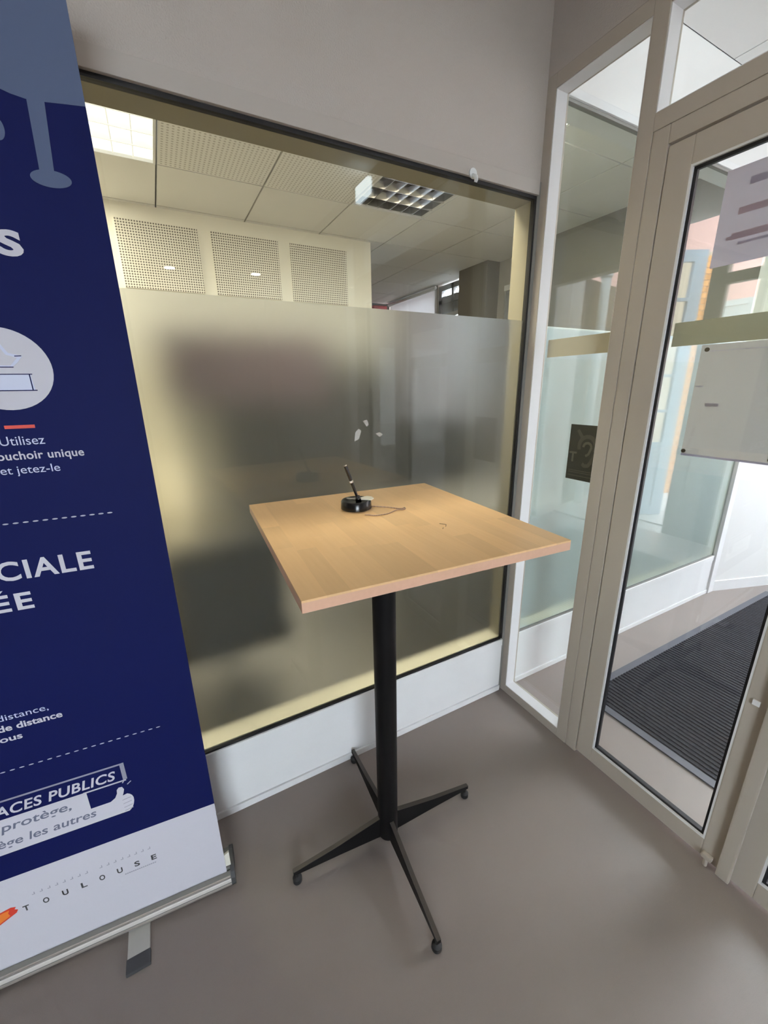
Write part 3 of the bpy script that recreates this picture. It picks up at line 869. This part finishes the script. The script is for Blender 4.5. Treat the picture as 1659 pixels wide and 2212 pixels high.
# blue-grey french door leaf standing open outside
fd = thing('open_door_leaf', (3.25, -1.36, 0), 'blue grey multi pane door leaf mirrored in the glass beside the papers', 'door')
ru = Vector((0.881, 0.473, 0)); rn = Vector((-0.473, 0.881, 0))
G = Vector((3.456, -1.257, 0))


def leafbox(name, t0, t1, z0, z1, m, th=0.04, off=0.0):
    a = G + ru * t0 + rn * (off - th / 2)
    MB().prism([a + Vector((0, 0, z0)), a + ru * (t1 - t0) + Vector((0, 0, z0)), a + ru * (t1 - t0) + Vector((0, 0, z1)), a + Vector((0, 0, z1))], rn * th).build(name, m, fd)


leafbox('stile', -0.005, 0.115, 0.0, 2.62, M['blue_door'])
leafbox('stile', -0.55, -0.44, 0.0, 2.62, M['blue_door'])
leafbox('rail', -0.44, -0.005, 2.52, 2.62, M['blue_door'])
leafbox('rail', -0.44, -0.005, 0.0, 0.10, M['blue_door'])
for z in (2.18, 1.835, 1.475, 1.12):
    leafbox('glazing_bar', -0.44, -0.005, z, z + 0.03, M['blue_door'])
leafbox('rail', -0.44, -0.005, 0.72, 0.81, M['blue_door'])
leafbox('lower_panel', -0.44, -0.005, 0.10, 0.72, M['blue_door'], 0.02)
leafbox('panel_moulding', -0.40, -0.045, 0.16, 0.66, M['blue_door'], 0.012, 0.012)

# orange brick pier beyond it
bp_ = thing('brick_pier', (4.55, -1.85, 0), 'orange brick pier mirrored beside the blue door leaf', 'pier')
P0v = Vector((3.456 + 0.473 * 0.9, -(1.257 + 0.881 * 0.9), 0))
pa, pb = 0.72, 0.98
fv = Vector((0.473, -0.881, 0))


def pierpt(t, d, z):
    return P0v + ru * t + fv * d + Vector((0, 0, z))


MB().prism([pierpt(pa + 0.006, 0.012, 0), pierpt(pb - 0.006, 0.012, 0), pierpt(pb - 0.006, 0.4, 0), pierpt(pa + 0.006, 0.4, 0)], (0, 0, 2.85)).build('mortar', M['mortar'], bp_)
for k in range(44):
    z = 0.002 + k * 0.064
    cut = (0.5 if k % 2 else 0.36) * (pb - pa) + pa
    for ta, tb in ((pa, cut - 0.005), (cut + 0.005, pb)):
        MB().prism([pierpt(ta, 0, z), pierpt(tb, 0, z), pierpt(tb, 0.10, z), pierpt(ta, 0.10, z)], (0, 0, 0.054)).build('brick', M['brick'], bp_)

# ================================================================== ENTRANCE MAT
MX0, MX1, MY0, MY1 = 0.300, 2.30, -1.42, -0.208
em = thing('entrance_mat', ((MX0 + MX1) / 2, (MY0 + MY1) / 2, 0), 'charcoal ribbed entrance mat with rubber border behind the glass door', 'mat')
bw = 0.035
bmb = MB()
bmb.frame(2, 0.001, 0.006, (MX0, MY0), (MX1, MY1), bw)
bmb.build('rubber_border', M['mat_border'], em)
box('pile', (MX0 + bw, MY0 + bw, 0.001), (MX1 - bw, MY1 - bw, 0.0055), M['mat_pile'], em)
rbm = MB()
nr = 86
for k in range(nr):
    x = MX0 + bw + (MX1 - MX0 - 2 * bw) * (k + 0.5) / nr
    rbm.prism([(x - 0.0065, MY0 + bw, 0.0055), (x + 0.0065, MY0 + bw, 0.0055), (x + 0.004, MY0 + bw, 0.0095), (x - 0.004, MY0 + bw, 0.0095)], (0, MY1 - MY0 - 2 * bw, 0))
rbo = rbm.build('ribs', M['mat_rib'], em)
rbo['kind'] = 'stuff'

# ================================================================== PAPERS ON THE DOOR
XP = 0.0262
lp = thing('paper_notice', (XP, -0.72, 1.69), 'lilac landscape paper with faint red lines, upper of two on the door', 'paper')
new_obj('sheet', [(XP, -0.862, 1.697), (XP, -0.566, 1.697), (XP, -0.566, 1.905), (XP, -0.862, 1.905)], [(0, 1, 2, 3)], M['lilac_paper'], lp)


def show(parent, y0, y1, z0, z1, m):
    x = XP - 0.0003
    new_obj('show_through_line', [(x, y1, z0), (x, y0, z0), (x, y0, z1), (x, y1, z1)], [(0, 1, 2, 3)], m, parent)


for y0, y1, z0, z1, m in ((-0.617, -0.80, 1.860, 1.876, 'show_grey'), (-0.605, -0.80, 1.803, 1.818, 'show_red'),
                          (-0.600, -0.80, 1.751, 1.766, 'show_red'), (-0.590, -0.60, 1.752, 1.760, 'show_red'), (-0.617, -0.80, 1.738, 1.744, 'show_grey')):
    show(lp, y0, y1, z0, z1, M[m])
gp = thing('paper_notice', (XP, -0.69, 1.22), 'grey portrait paper with brown corner tacks, lower of two on the door', 'paper')
new_obj('sheet', [(XP, -0.793, 1.226), (XP, -0.584, 1.226), (XP, -0.584, 1.514), (XP, -0.793, 1.514)], [(0, 1, 2, 3)], M['grey_paper'], gp)
for y, z in ((-0.598, 1.502), (-0.589, 1.235), (-0.783, 1.235)):
    MB().prism([(XP - 0.0014, y + 0.006 * math.cos(a), z + 0.0055 * math.sin(a)) for a in [i * math.pi / 5 for i in range(10)]], (0.0012, 0, 0)).build('tack', M['tack'], gp)
for y0, y1, z0, z1 in ((-0.588, -0.606, 1.408, 1.411), (-0.619, -0.650, 1.358, 1.366), (-0.60, -0.76, 1.497, 1.4985)):
    show(gp, y0, y1, z0, z1, M['show_grey'])
box('fold_edge', (XP - 0.0008, -0.793, 1.222), (XP, -0.584, 1.2275), M['show_lilac'], gp)

# ================================================================== HIGH TABLE
TX, TY, TZ = -0.8065, -0.343, 1.100
tb = thing('high_table', (-0.814, -0.338, 0), 'square beech bar table on a black pedestal in front of the glass', 'table')
ang = math.radians(-3.6)
ca, sa = math.cos(ang), math.sin(ang)


def tp(u, v, z):
    return (TX + u * ca - v * sa, TY + u * sa + v * ca, z)


HW, HD, TH = 0.2935, 0.3115, 0.0225


def tprism(u0, u1, v0, v1, z0, z1, c=0.0):
    b_ = [tp(u0, v0, z0), tp(u1, v0, z0), tp(u1, v1, z0), tp(u0, v1, z0)]
    t_ = [tp(u0 + c, v0 + c, z1), tp(u1 - c, v0 + c, z1), tp(u1 - c, v1 - c, z1), tp(u0 + c, v1 - c, z1)]
    return b_ + t_, [(0, 3, 2, 1), (4, 5, 6, 7), (0, 1, 5, 4), (1, 2, 6, 5), (2, 3, 7, 6), (3, 0, 4, 7)]


top = new_obj('tabletop', *tprism(-HW, HW, -HD, HD, TZ - TH, TZ - 0.004), M['wood_edge'], tb)
nst = 14
sw = 2 * HW / nst
for i in range(nst):
    u0 = -HW + i * sw
    v = -HD
    cuts = [-HD]
    while True:
        v += random.uniform(0.13, 0.26)
        if v > HD - 0.06:
            break
        cuts.append(v)
    cuts.append(HD)
    for a, b in zip(cuts[:-1], cuts[1:]):
        new_obj('stave', *tprism(u0, u0 + sw, a, b, TZ - 0.0041, TZ, 0.0), M['wood'], top)
PX, PY = -0.814, -0.338
autosmooth(MB().lathe((PX, PY, 0), [(0.030, 0.016), (0.032, 0.020), (0.032, 1.070), (0.032, 1.0765)], 40).build('column', M['steel'], tb))
mp_ = MB().bbox((PX - 0.14, PY - 0.14, 1.070), (PX + 0.14, PY + 0.14, TZ - TH), 0.003)
mp_.build('mounting_plate', M['steel'], tb)
marks = MB()
marks.tube([(-0.709, -0.437, TZ + 0.0004), (-0.700, -0.452, TZ + 0.0004), (-0.709, -0.462, TZ + 0.0004)], 0.0007, 6)
marks.tube([(-0.719, -0.466, TZ + 0.0004), (-0.725, -0.472, TZ + 0.0004)], 0.0007, 6)
marks.build('scratch_mark', M['pencil'], top)
for (ex, ey) in ((-1.121, -0.322), (-0.505, -0.357), (-0.841, -0.655), (-0.797, -0.026)):
    d = Vector((ex - PX, ey - PY, 0)); Ld = d.length; d.normalize(); n = Vector((-d.y, d.x, 0))
    o = Vector((PX, PY, 0))
    lg = MB()
    hw0, hw1 = 0.0066, 0.0058
    prof = [(0.024, 0.018, 0.098), (Ld * 0.55, 0.029, 0.0695), (Ld - 0.012, 0.036, 0.052), (Ld + 0.006, 0.038, 0.050)]
    vs, fs = [], []
    for r, z0, z1 in prof:
        h = hw0 + (hw1 - hw0) * r / Ld
        for sgn, z in ((-1, z0), (1, z0), (1, z1), (-1, z1)):
            vs.append(o + d * r + n * sgn * h + Vector((0, 0, z)))
    for i in range(3):
        for k in range(4):
            fs.append((i * 4 + k, i * 4 + (k + 1) % 4, i * 4 + 4 + (k + 1) % 4, i * 4 + 4 + k))
    fs += [(3, 2, 1, 0), (12, 13, 14, 15)]
    leg = new_obj('leg', vs, fs, M['steel'], tb)
    # worn top edge strip
    vs2, fs2 = [], []
    for r, z0, z1 in prof:
        h = (hw0 + (hw1 - hw0) * r / Ld) * 1.02
        for sgn, z in ((-1, z1 - 0.001), (1, z1 - 0.001), (1, z1 + 0.0012), (-1, z1 + 0.0012)):
            vs2.append(o + d * r + n * sgn * h + Vector((0, 0, z)))
    new_obj('worn_edge', vs2, fs, M['leg_edge'], leg)
    tipc = o + d * (Ld - 0.004)
    autosmooth(MB().lathe((tipc.x, tipc.y, 0), [(0.011, 0.0), (0.0135, 0.004), (0.0135, 0.018), (0.008, 0.022), (0.005, 0.024), (0.005, 0.040)], 20).build('foot_glide', M['rubber'], leg))

# ================================================================== DESK PEN ON THE TABLE
BX, BYp = -0.827, -0.209
pn = thing('desk_pen_stand', (BX, BYp, TZ), 'round black pen stand with upright pen and ball chain on the table', 'pen stand')
autosmooth(MB().lathe((BX, BYp, TZ), [(0.040, 0.0), (0.0425, 0.002), (0.0415, 0.022), (0.039, 0.0255), (0.036, 0.0255), (0.030, 0.021), (0.012, 0.016), (0.0, 0.016)], 44)
           .build('base', M['black_plastic'], pn))
hold = MB().tube([(BX + 0.010, BYp + 0.004, TZ + 0.014), (BX + 0.006, BYp + 0.004, TZ + 0.034)], [0.0085, 0.0065], 16).build('holder', M['black_plastic'], pn, True)
p0, p1 = Vector((BX + 0.0085, BYp + 0.004, TZ + 0.022)), Vector((-0.853, BYp + 0.004, TZ + 0.1215))
pd = p1 - p0
pen = MB().tube([p0, p0 + pd * 0.12, p0 + pd * 0.55, p0 + pd * 0.60, p0 + pd * 0.98, p1], [0.0026, 0.0038, 0.0044, 0.0047, 0.0048, 0.0044], 16).build('pen', M['pen_black'], pn, True)
MB().tube([p0 + pd * 0.52, p0 + pd * 0.575], 0.0053, 16).build('ring', M['cream'], pen, True)
MB().tube([p1 - pd * 0.004, p1 + pd * 0.012], 0.0049, 16).build('end_cap', M['chrome'], pen, True)
# cream flap on the rim
fl_ = [(BX + r * math.cos(a), BYp + r * math.sin(a), TZ + 0.0258) for r, a in [(0.016, -0.9), (0.044, -0.80), (0.049, -0.45), (0.047, -0.05), (0.040, 0.28), (0.018, 0.30)]]
MB().prism(fl_, (0, 0, 0.0022)).build('cream_flap', M['cream'], pn)
cpts = [(-0.786, -0.215), (-0.767, -0.232), (-0.746, -0.254), (-0.732, -0.275), (-0.721, -0.281), (-0.712, -0.276), (-0.716, -0.288), (-0.727, -0.291),
        (-0.738, -0.285), (-0.754, -0.291), (-0.776, -0.302), (-0.802, -0.303), (-0.818, -0.297), (-0.826, -0.287), (-0.836, -0.281)]
chn = MB()
cp = [Vector((x, y, TZ + 0.0016)) for x, y in cpts]
fine = []
for i in range(len(cp) - 1):
    a_, b_ = cp[max(i - 1, 0)], cp[i]; c_, d_ = cp[i + 1], cp[min(i + 2, len(cp) - 1)]
    for k in range(6):
        t = k / 6
        fine.append(0.5 * ((2 * b_) + (c_ - a_) * t + (2 * a_ - 5 * b_ + 4 * c_ - d_) * t * t + (3 * b_ - a_ - 3 * c_ + d_) * t ** 3))
fine.append(cp[-1])
chn.tube(fine, [0.0016 if i % 2 else 0.0009 for i in range(len(fine))], 6)
chn.build('ball_chain', M['ball_chain'], pn, True)

# ================================================================== ROLL-UP BANNER
bn = thing('roll_up_banner', (-1.72, -0.19, 0), 'tall navy roll up banner with white lettering at the left', 'banner')
P0 = Vector((-1.300, -0.228, 0))
bu = Vector((-1, 0.085, 0)).normalized()          # along the banner, towards its left edge
bnrm = Vector((-bu.y, bu.x, 0)) if bu.x < 0 else Vector((bu.y, -bu.x, 0))
bnrm = Vector((-0.0847, -0.9964, 0))             # faces the camera side


def bpt(s, z, off=0.0):
    return P0 + bu * s + bnrm * off + Vector((0, 0, z))


def bpoly(name, pts, m, lay=1, parent=bn, th=0.00025):
    return MB().prism([bpt(s, z, 0.0004 * lay) for s, z in pts], bnrm * th).build(name, m, parent)


BW = 0.85
fab = MB().prism([bpt(0, 0.045, -0.0005), bpt(BW, 0.045, -0.0005), bpt(BW, 2.06, -0.0005), bpt(0, 2.06, -0.0005)], bnrm * 0.0008).build('banner_sheet', M['navy'], bn)
bpoly('white_footer', [(0.0, 0.047), (BW, 0.047), (BW, 0.334), (0.0, 0.324)], M['print_white'])


def arc(cs, cz, rs, rz, a0, a1, n=28):
    return [(cs - rs * math.cos(math.radians(a0 + (a1 - a0) * i / n)), cz + rz * math.sin(math.radians(a0 + (a1 - a0) * i / n))) for i in range(n + 1)]


def ell(cs, cz, rs, rz, n=36):
    return arc(cs, cz, rs, rz, 0, 360 - 360 / n, n - 1)


# virus drawing at the top
bpoly('virus_print', [(0.0, 2.055), (0.0, 1.874), (0.055, 1.869)] + [(0.081, 1.868), (0.10, 1.871), (0.13, 1.880), (0.17, 1.896), (0.22, 1.925), (0.26, 1.96), (0.28, 2.0), (0.29, 2.055)], M['paleblue'])
bpoly('virus_spike', [(0.080, 1.8705), (0.0565, 1.8705), (0.0635, 1.772), (0.0835, 1.772)], M['paleblue'], 1.4)
bpoly('virus_spike_tip', ell(0.0695, 1.763, 0.0285, 0.0125), M['paleblue'], 1.8)
bpoly('virus_spike_tip', ell(0.128, 1.822, 0.010, 0.016), M['paleblue'])

# tissue pictogram
bpoly('pictogram_disc', ell(0.203, 1.4615, 0.073, 0.070, 48), M['print_white'])
bpoly('tissue_box', [(0.163, 1.425), (0.245, 1.425), (0.243, 1.453), (0.165, 1.453)], M['print_lilac'], 2)
bpoly('tissue_box_lid', [(0.165, 1.4535), (0.243, 1.4535), (0.232, 1.465), (0.178, 1.465)], M['print_white'], 2)
for q in ([(0.160, 1.4245), (0.247, 1.4245), (0.247, 1.4262), (0.160, 1.4262)], [(0.162, 1.4525), (0.246, 1.4525), (0.246, 1.4540), (0.162, 1.4540)],
          [(0.186, 1.4645), (0.224, 1.4645), (0.224, 1.4660), (0.186, 1.4660)], [(0.171, 1.4835), (0.181, 1.4830), (0.181, 1.4845), (0.171, 1.4850)],
          [(0.1655, 1.4254), (0.1672, 1.4254), (0.1672, 1.4535), (0.1655, 1.4535)]):
    bpoly('pictogram_line', q, M['navy'], 3)
bpoly('tissue', [(0.187, 1.466), (0.222, 1.466), (0.228, 1.480), (0.220, 1.490), (0.206, 1.509), (0.198, 1.506), (0.189, 1.489), (0.170, 1.484), (0.178, 1.474)], M['print_lilac'], 2)
bpoly('tissue', [(0.190, 1.468), (0.216, 1.468), (0.222, 1.482), (0.208, 1.500), (0.200, 1.500), (0.193, 1.486), (0.178, 1.481)], M['print_white'], 3)
bpoly('red_rule', [(0.178, 1.3585), (0.223, 1.3585), (0.223, 1.3645), (0.178, 1.3645)], M['red'])


def text(name, body, s_right, z, cap, m, bold=0.0, width=None, shear=0.0, lay=1.5, spacing=1.0):
    """lettering on the banner: right edge at s_right, baseline z, capital height cap; width fixes the run"""
    cu = bpy.data.curves.new(name, 'FONT')
    cu.body = body
    cu.size = 1.0
    cu.offset = bold
    cu.shear = shear
    cu.space_character = spacing
    cu.resolution_u = 4
    tmp = bpy.data.objects.new('tmp', cu)
    COL.objects.link(tmp)
    bpy.context.view_layer.update()
    dg = bpy.context.evaluated_depsgraph_get()
    me = bpy.data.meshes.new_from_object(tmp.evaluated_get(dg))
    bpy.data.objects.remove(tmp)
    bpy.data.curves.remove(cu)
    xs = [v.co.x for v in me.vertices]
    sc = cap / 0.70
    x1, x0 = max(xs), min(xs)
    sx = (width / (x1 - x0)) if width else sc
    vs = [bpt(s_right + (x1 - v.co.x) * sx, z + v.co.y * sc, 0.0004 * lay) for v in me.vertices]
    fs = [tuple(f.vertices) for f in me.polygons]
    bpy.data.meshes.remove(me)
    return new_obj(name, vs, fs, m, bn)


WH = M['print_white']
text('lettering', 'S', 0.1305, 1.6445, 0.035, WH, 0.045, 0.036)
text('lettering', 'Utilisez', 0.169, 1.3285, 0.0165, M['print_lilac'], 0.0, 0.067)
text('lettering', 'mouchoir unique', 0.112, 1.3020, 0.0150, WH, 0.018, 0.150, spacing=1.05)
text('lettering', 'et jetez-le', 0.156, 1.2755, 0.0150, M['print_lilac'], 0.0, 0.091)
text('lettering', 'SOCIALE', 0.1405, 1.0665, 0.0385, WH, 0.022, 0.238, spacing=1.10)
text('lettering', '\u00c9E', 0.2555, 1.0015, 0.0355, WH, 0.025, 0.064, spacing=1.18)
text('lettering', 'distance,', 0.284, 0.7540, 0.0150, M['print_lilac'], 0.0, 0.088)
text('lettering', 'de distance', 0.264, 0.7275, 0.0155, WH, 0.025, 0.113)
text('lettering', 'nous', 0.341, 0.7010, 0.0150, WH, 0.02, 0.052)
for z, s0, s1, pitch, dl_, dh in ((1.181, 0.087, 0.46, 0.0155, 0.0095, 0.0030), (0.626, 0.086, 0.60, 0.0168, 0.0095, 0.0028)):
    dm = MB()
    s = s0
    while s < s1:
        dm.prism([bpt(a, b, 0.0004) for a, b in ell(s + dl_ / 2, z, dl_ / 2, dh / 2, 10)], bnrm * 0.00025)
        s += pitch
    dm.build('dotted_rule', M['print_lightgrey'], bn)
# framed words and thumb
bpoly('frame_line', [(0.178, 0.549), (0.56, 0.549), (0.56, 0.5535), (0.178, 0.5535)], M['print_grey'])
bpoly('frame_line', [(0.178, 0.503), (0.187, 0.503), (0.187, 0.549), (0.178, 0.549)], M['print_grey'])
bpoly('frame_line', [(0.181, 0.4985), (0.270, 0.4985), (0.270, 0.5025), (0.181, 0.5025)], M['print_lightgrey'])
text('lettering', 'ESPACES PUBLICS', 0.199, 0.5105, 0.0265, WH, 0.02, 0.285, 0.25, spacing=1.06)
bpoly('thumb_panel', [(0.200, 0.4025), (0.56, 0.4025), (0.56, 0.5015), (0.264, 0.5015), (0.264, 0.4485), (0.222, 0.4485), (0.206, 0.440), (0.19, 0.43)], WH)
bpoly('thumb_print', [(0.224, 0.4480), (0.212, 0.456), (0.206, 0.468), (0.205, 0.478), (0.200, 0.484), (0.193, 0.483), (0.190, 0.474), (0.193, 0.463), (0.196, 0.456), (0.186, 0.458), (0.181, 0.454),
                      (0.177, 0.448), (0.175, 0.440), (0.1755, 0.430), (0.178, 0.420), (0.182, 0.410), (0.190, 0.4025), (0.205, 0.4025), (0.224, 0.42)], WH, 1.3)
for z in (0.4455, 0.4335, 0.4215, 0.411):
    bpoly('finger_line', [(0.180, z), (0.199, z - 0.003), (0.199, z - 0.0042), (0.180, z - 0.0015)], M['print_grey'], 2.2)
for a, b in (((0.190, 0.494), (0.184, 0.503)), ((0.181, 0.486), (0.172, 0.493))):
    dx, dz = a[0] - b[0], a[1] - b[1]
    L_ = math.hypot(dx, dz); px_, pz_ = dz / L_ * 0.0012, -dx / L_ * 0.0012
    bpoly('spark_line', [(a[0] + px_, a[1] + pz_), (b[0] + px_, b[1] + pz_), (b[0] - px_, b[1] - pz_), (a[0] - px_, a[1] - pz_)], M['print_lightgrey'], 2)
text('lettering', 'prot\u00e8ge,', 0.299, 0.4670, 0.0230, M['print_ink'], 0.012, 0.134, 0.2, 2)
text('lettering', 'prot\u00e8ge les autres', 0.256, 0.4220, 0.0225, M['print_ink'], 0.012, 0.255, 0.2, 2)
for i, c in enumerate('TOULOUSE'):
    s = 0.446 - 0.0393 * i
    text('lettering', c, s - 0.012, 0.212, 0.0165, M['print_black'], 0.03, 0.0125, 0, 2)
sp = MB()
for i in range(17):
    if i in (8,):
        continue
    s = 0.168 + i * 0.0155
    for a, b, h in ((0.0, 0.0016, 0.0075), (0.0016, 0.0060, 0.0016)):
        sp.prism([bpt(s + a, 0.2535, 0.0008), bpt(s + b, 0.2535, 0.0008), bpt(s + b, 0.2535 + h, 0.0008), bpt(s + a, 0.2535 + h, 0.0008)], bnrm * 0.0002)
sp.build('small_print', M['print_grey'], bn)
sp = MB()
for i in range(16):
    s = 0.163 + i * 0.0046
    sp.prism([bpt(s, 0.1985, 0.0008), bpt(s + 0.0034, 0.1985, 0.0008), bpt(s + 0.0034, 0.2015, 0.0008), bpt(s, 0.2015, 0.0008)], bnrm * 0.0002)
sp.build('small_print', M['print_grey'], bn)
bpoly('emblem', [(0.459, 0.218), (0.470, 0.212), (0.500, 0.196), (0.520, 0.196), (0.520, 0.222), (0.505, 0.232), (0.485, 0.236), (0.466, 0.240), (0.457, 0.236), (0.461, 0.230), (0.455, 0.226)], M['red'], 2)
bpoly('emblem', [(0.472, 0.216), (0.500, 0.200), (0.520, 0.200), (0.520, 0.214), (0.502, 0.226), (0.482, 0.233), (0.470, 0.234), (0.474, 0.225)], M['orange'], 3)

# cassette, feet, rear pole
prof = [(0.012, 0.0105), (0.014, 0.013), (0.014, 0.052), (0.0020, 0.0545), (0.0020, 0.050), (-0.004, 0.050), (-0.004, 0.062), (-0.045, 0.068), (-0.070, 0.055), (-0.075, 0.025), (-0.068, 0.0105)]
cs = MB().prism([bpt(-0.010, z, o_) for o_, z in prof], bu * (BW + 0.02)).build('cassette', M['seal'], bn)
for z, hh, mm in ((0.014, 0.0065, 'cassette'), (0.0255, 0.0135, 'ridge'), (0.0435, 0.008, 'cassette')):
    MB().prism([bpt(-0.009, z, 0.0135), bpt(-0.009, z + hh, 0.0135), bpt(-0.009, z + hh * 0.8, 0.0172), bpt(-0.009, z + hh * 0.2, 0.0172)], bu * (BW + 0.018)).build('front_ridge', M[mm], cs)
ec = [(0.014, 0.010), (0.018, 0.020), (0.018, 0.042), (0.011, 0.060), (-0.004, 0.068), (-0.046, 0.072), (-0.073, 0.056), (-0.078, 0.025), (-0.070, 0.010)]
MB().prism([bpt(-0.021, z, o_) for o_, z in ec], bu * 0.011).build('end_cap', M['endcap'], cs)
MB().prism([bpt(-0.013, 0.068, -0.010), bpt(0.004, 0.068, -0.010), bpt(0.002, 0.112, -0.010), bpt(-0.013, 0.120, -0.010)], bnrm * 0.006).build('sheet_clip', M['cream'], bn)
ft = MB().bbox((-1.559, -0.288, 0.0), (-1.507, -0.165, 0.0105), 0.002).build('foot', M['foot_alu'], bn)
MB().bbox((-1.561, -0.320, 0.0), (-1.505, -0.286, 0.0115), 0.003).build('foot_cap', M['endcap'], ft)
c0 = bpt(0.425, 0.06, -0.045)
MB().tube([c0, c0 + Vector((0, 0, 1.99))], 0.008, 12).build('support_pole', M['foot_alu'], bn, True)
MB().prism([bpt(0, 2.055, -0.008), bpt(BW, 2.055, -0.008), bpt(BW, 2.085, -0.008), bpt(0, 2.085, -0.008)], bnrm * 0.016).build('top_rail', M['cassette'], bn)

# ================================================================== SMALL THINGS
ex = thing('emergency_light', (-0.02, -1.27, 2.44), 'bluish white emergency light above the doors, mirrored on the partition beside the chrome ceiling light', 'lamp')
box('back_box', (-0.032, -1.36, 2.45), (0.0, -1.18, 2.55), M['alu_white'], ex, 0.004)
MB().bbox((-0.058, -1.35, 2.46), (-0.032, -1.19, 2.54), 0.008).build('diffuser', M['el_on'], ex)

hk = thing('white_hook', (-0.306, -0.016, 2.030), 'small round white stick-on hook under the head frame of the partition', 'hook')
autosmooth(MB().tube([(-0.306, -0.0145, 2.046), (-0.306, -0.019, 2.046)], 0.014, 20).build('back_plate', M['pvc'], hk))
autosmooth(MB().tube([(-0.306, -0.016, 2.040), (-0.306, -0.030, 2.032), (-0.306, -0.033, 2.024), (-0.306, -0.030, 2.019)], [0.007, 0.007, 0.006, 0.005], 14).build('peg', M['pvc'], hk))

# labels of parts that look different from the rest of their thing
for nm, lab in (('cream_flap', 'cream flap on the rim of the black pen stand'), ('ball_chain', 'thin coppery ball chain lying in a loop'), ('foot_cap', 'dark grey plastic foot cap'),
                ('end_cap', 'dark end cap'), ('sheet_clip', 'cream clip at the lower banner corner'), ('emblem', 'red and orange painted emblem'),
                ('pictogram_disc', 'white disc with a tissue box drawing'), ('white_footer', 'white foot of the banner'), ('tack', 'brown corner tack'),
                ('collar', 'thick collar of the pipe')):
    for o in bpy.data.objects:
        if o.parent and o.name.split('.')[0] == nm:
            o['label'] = lab
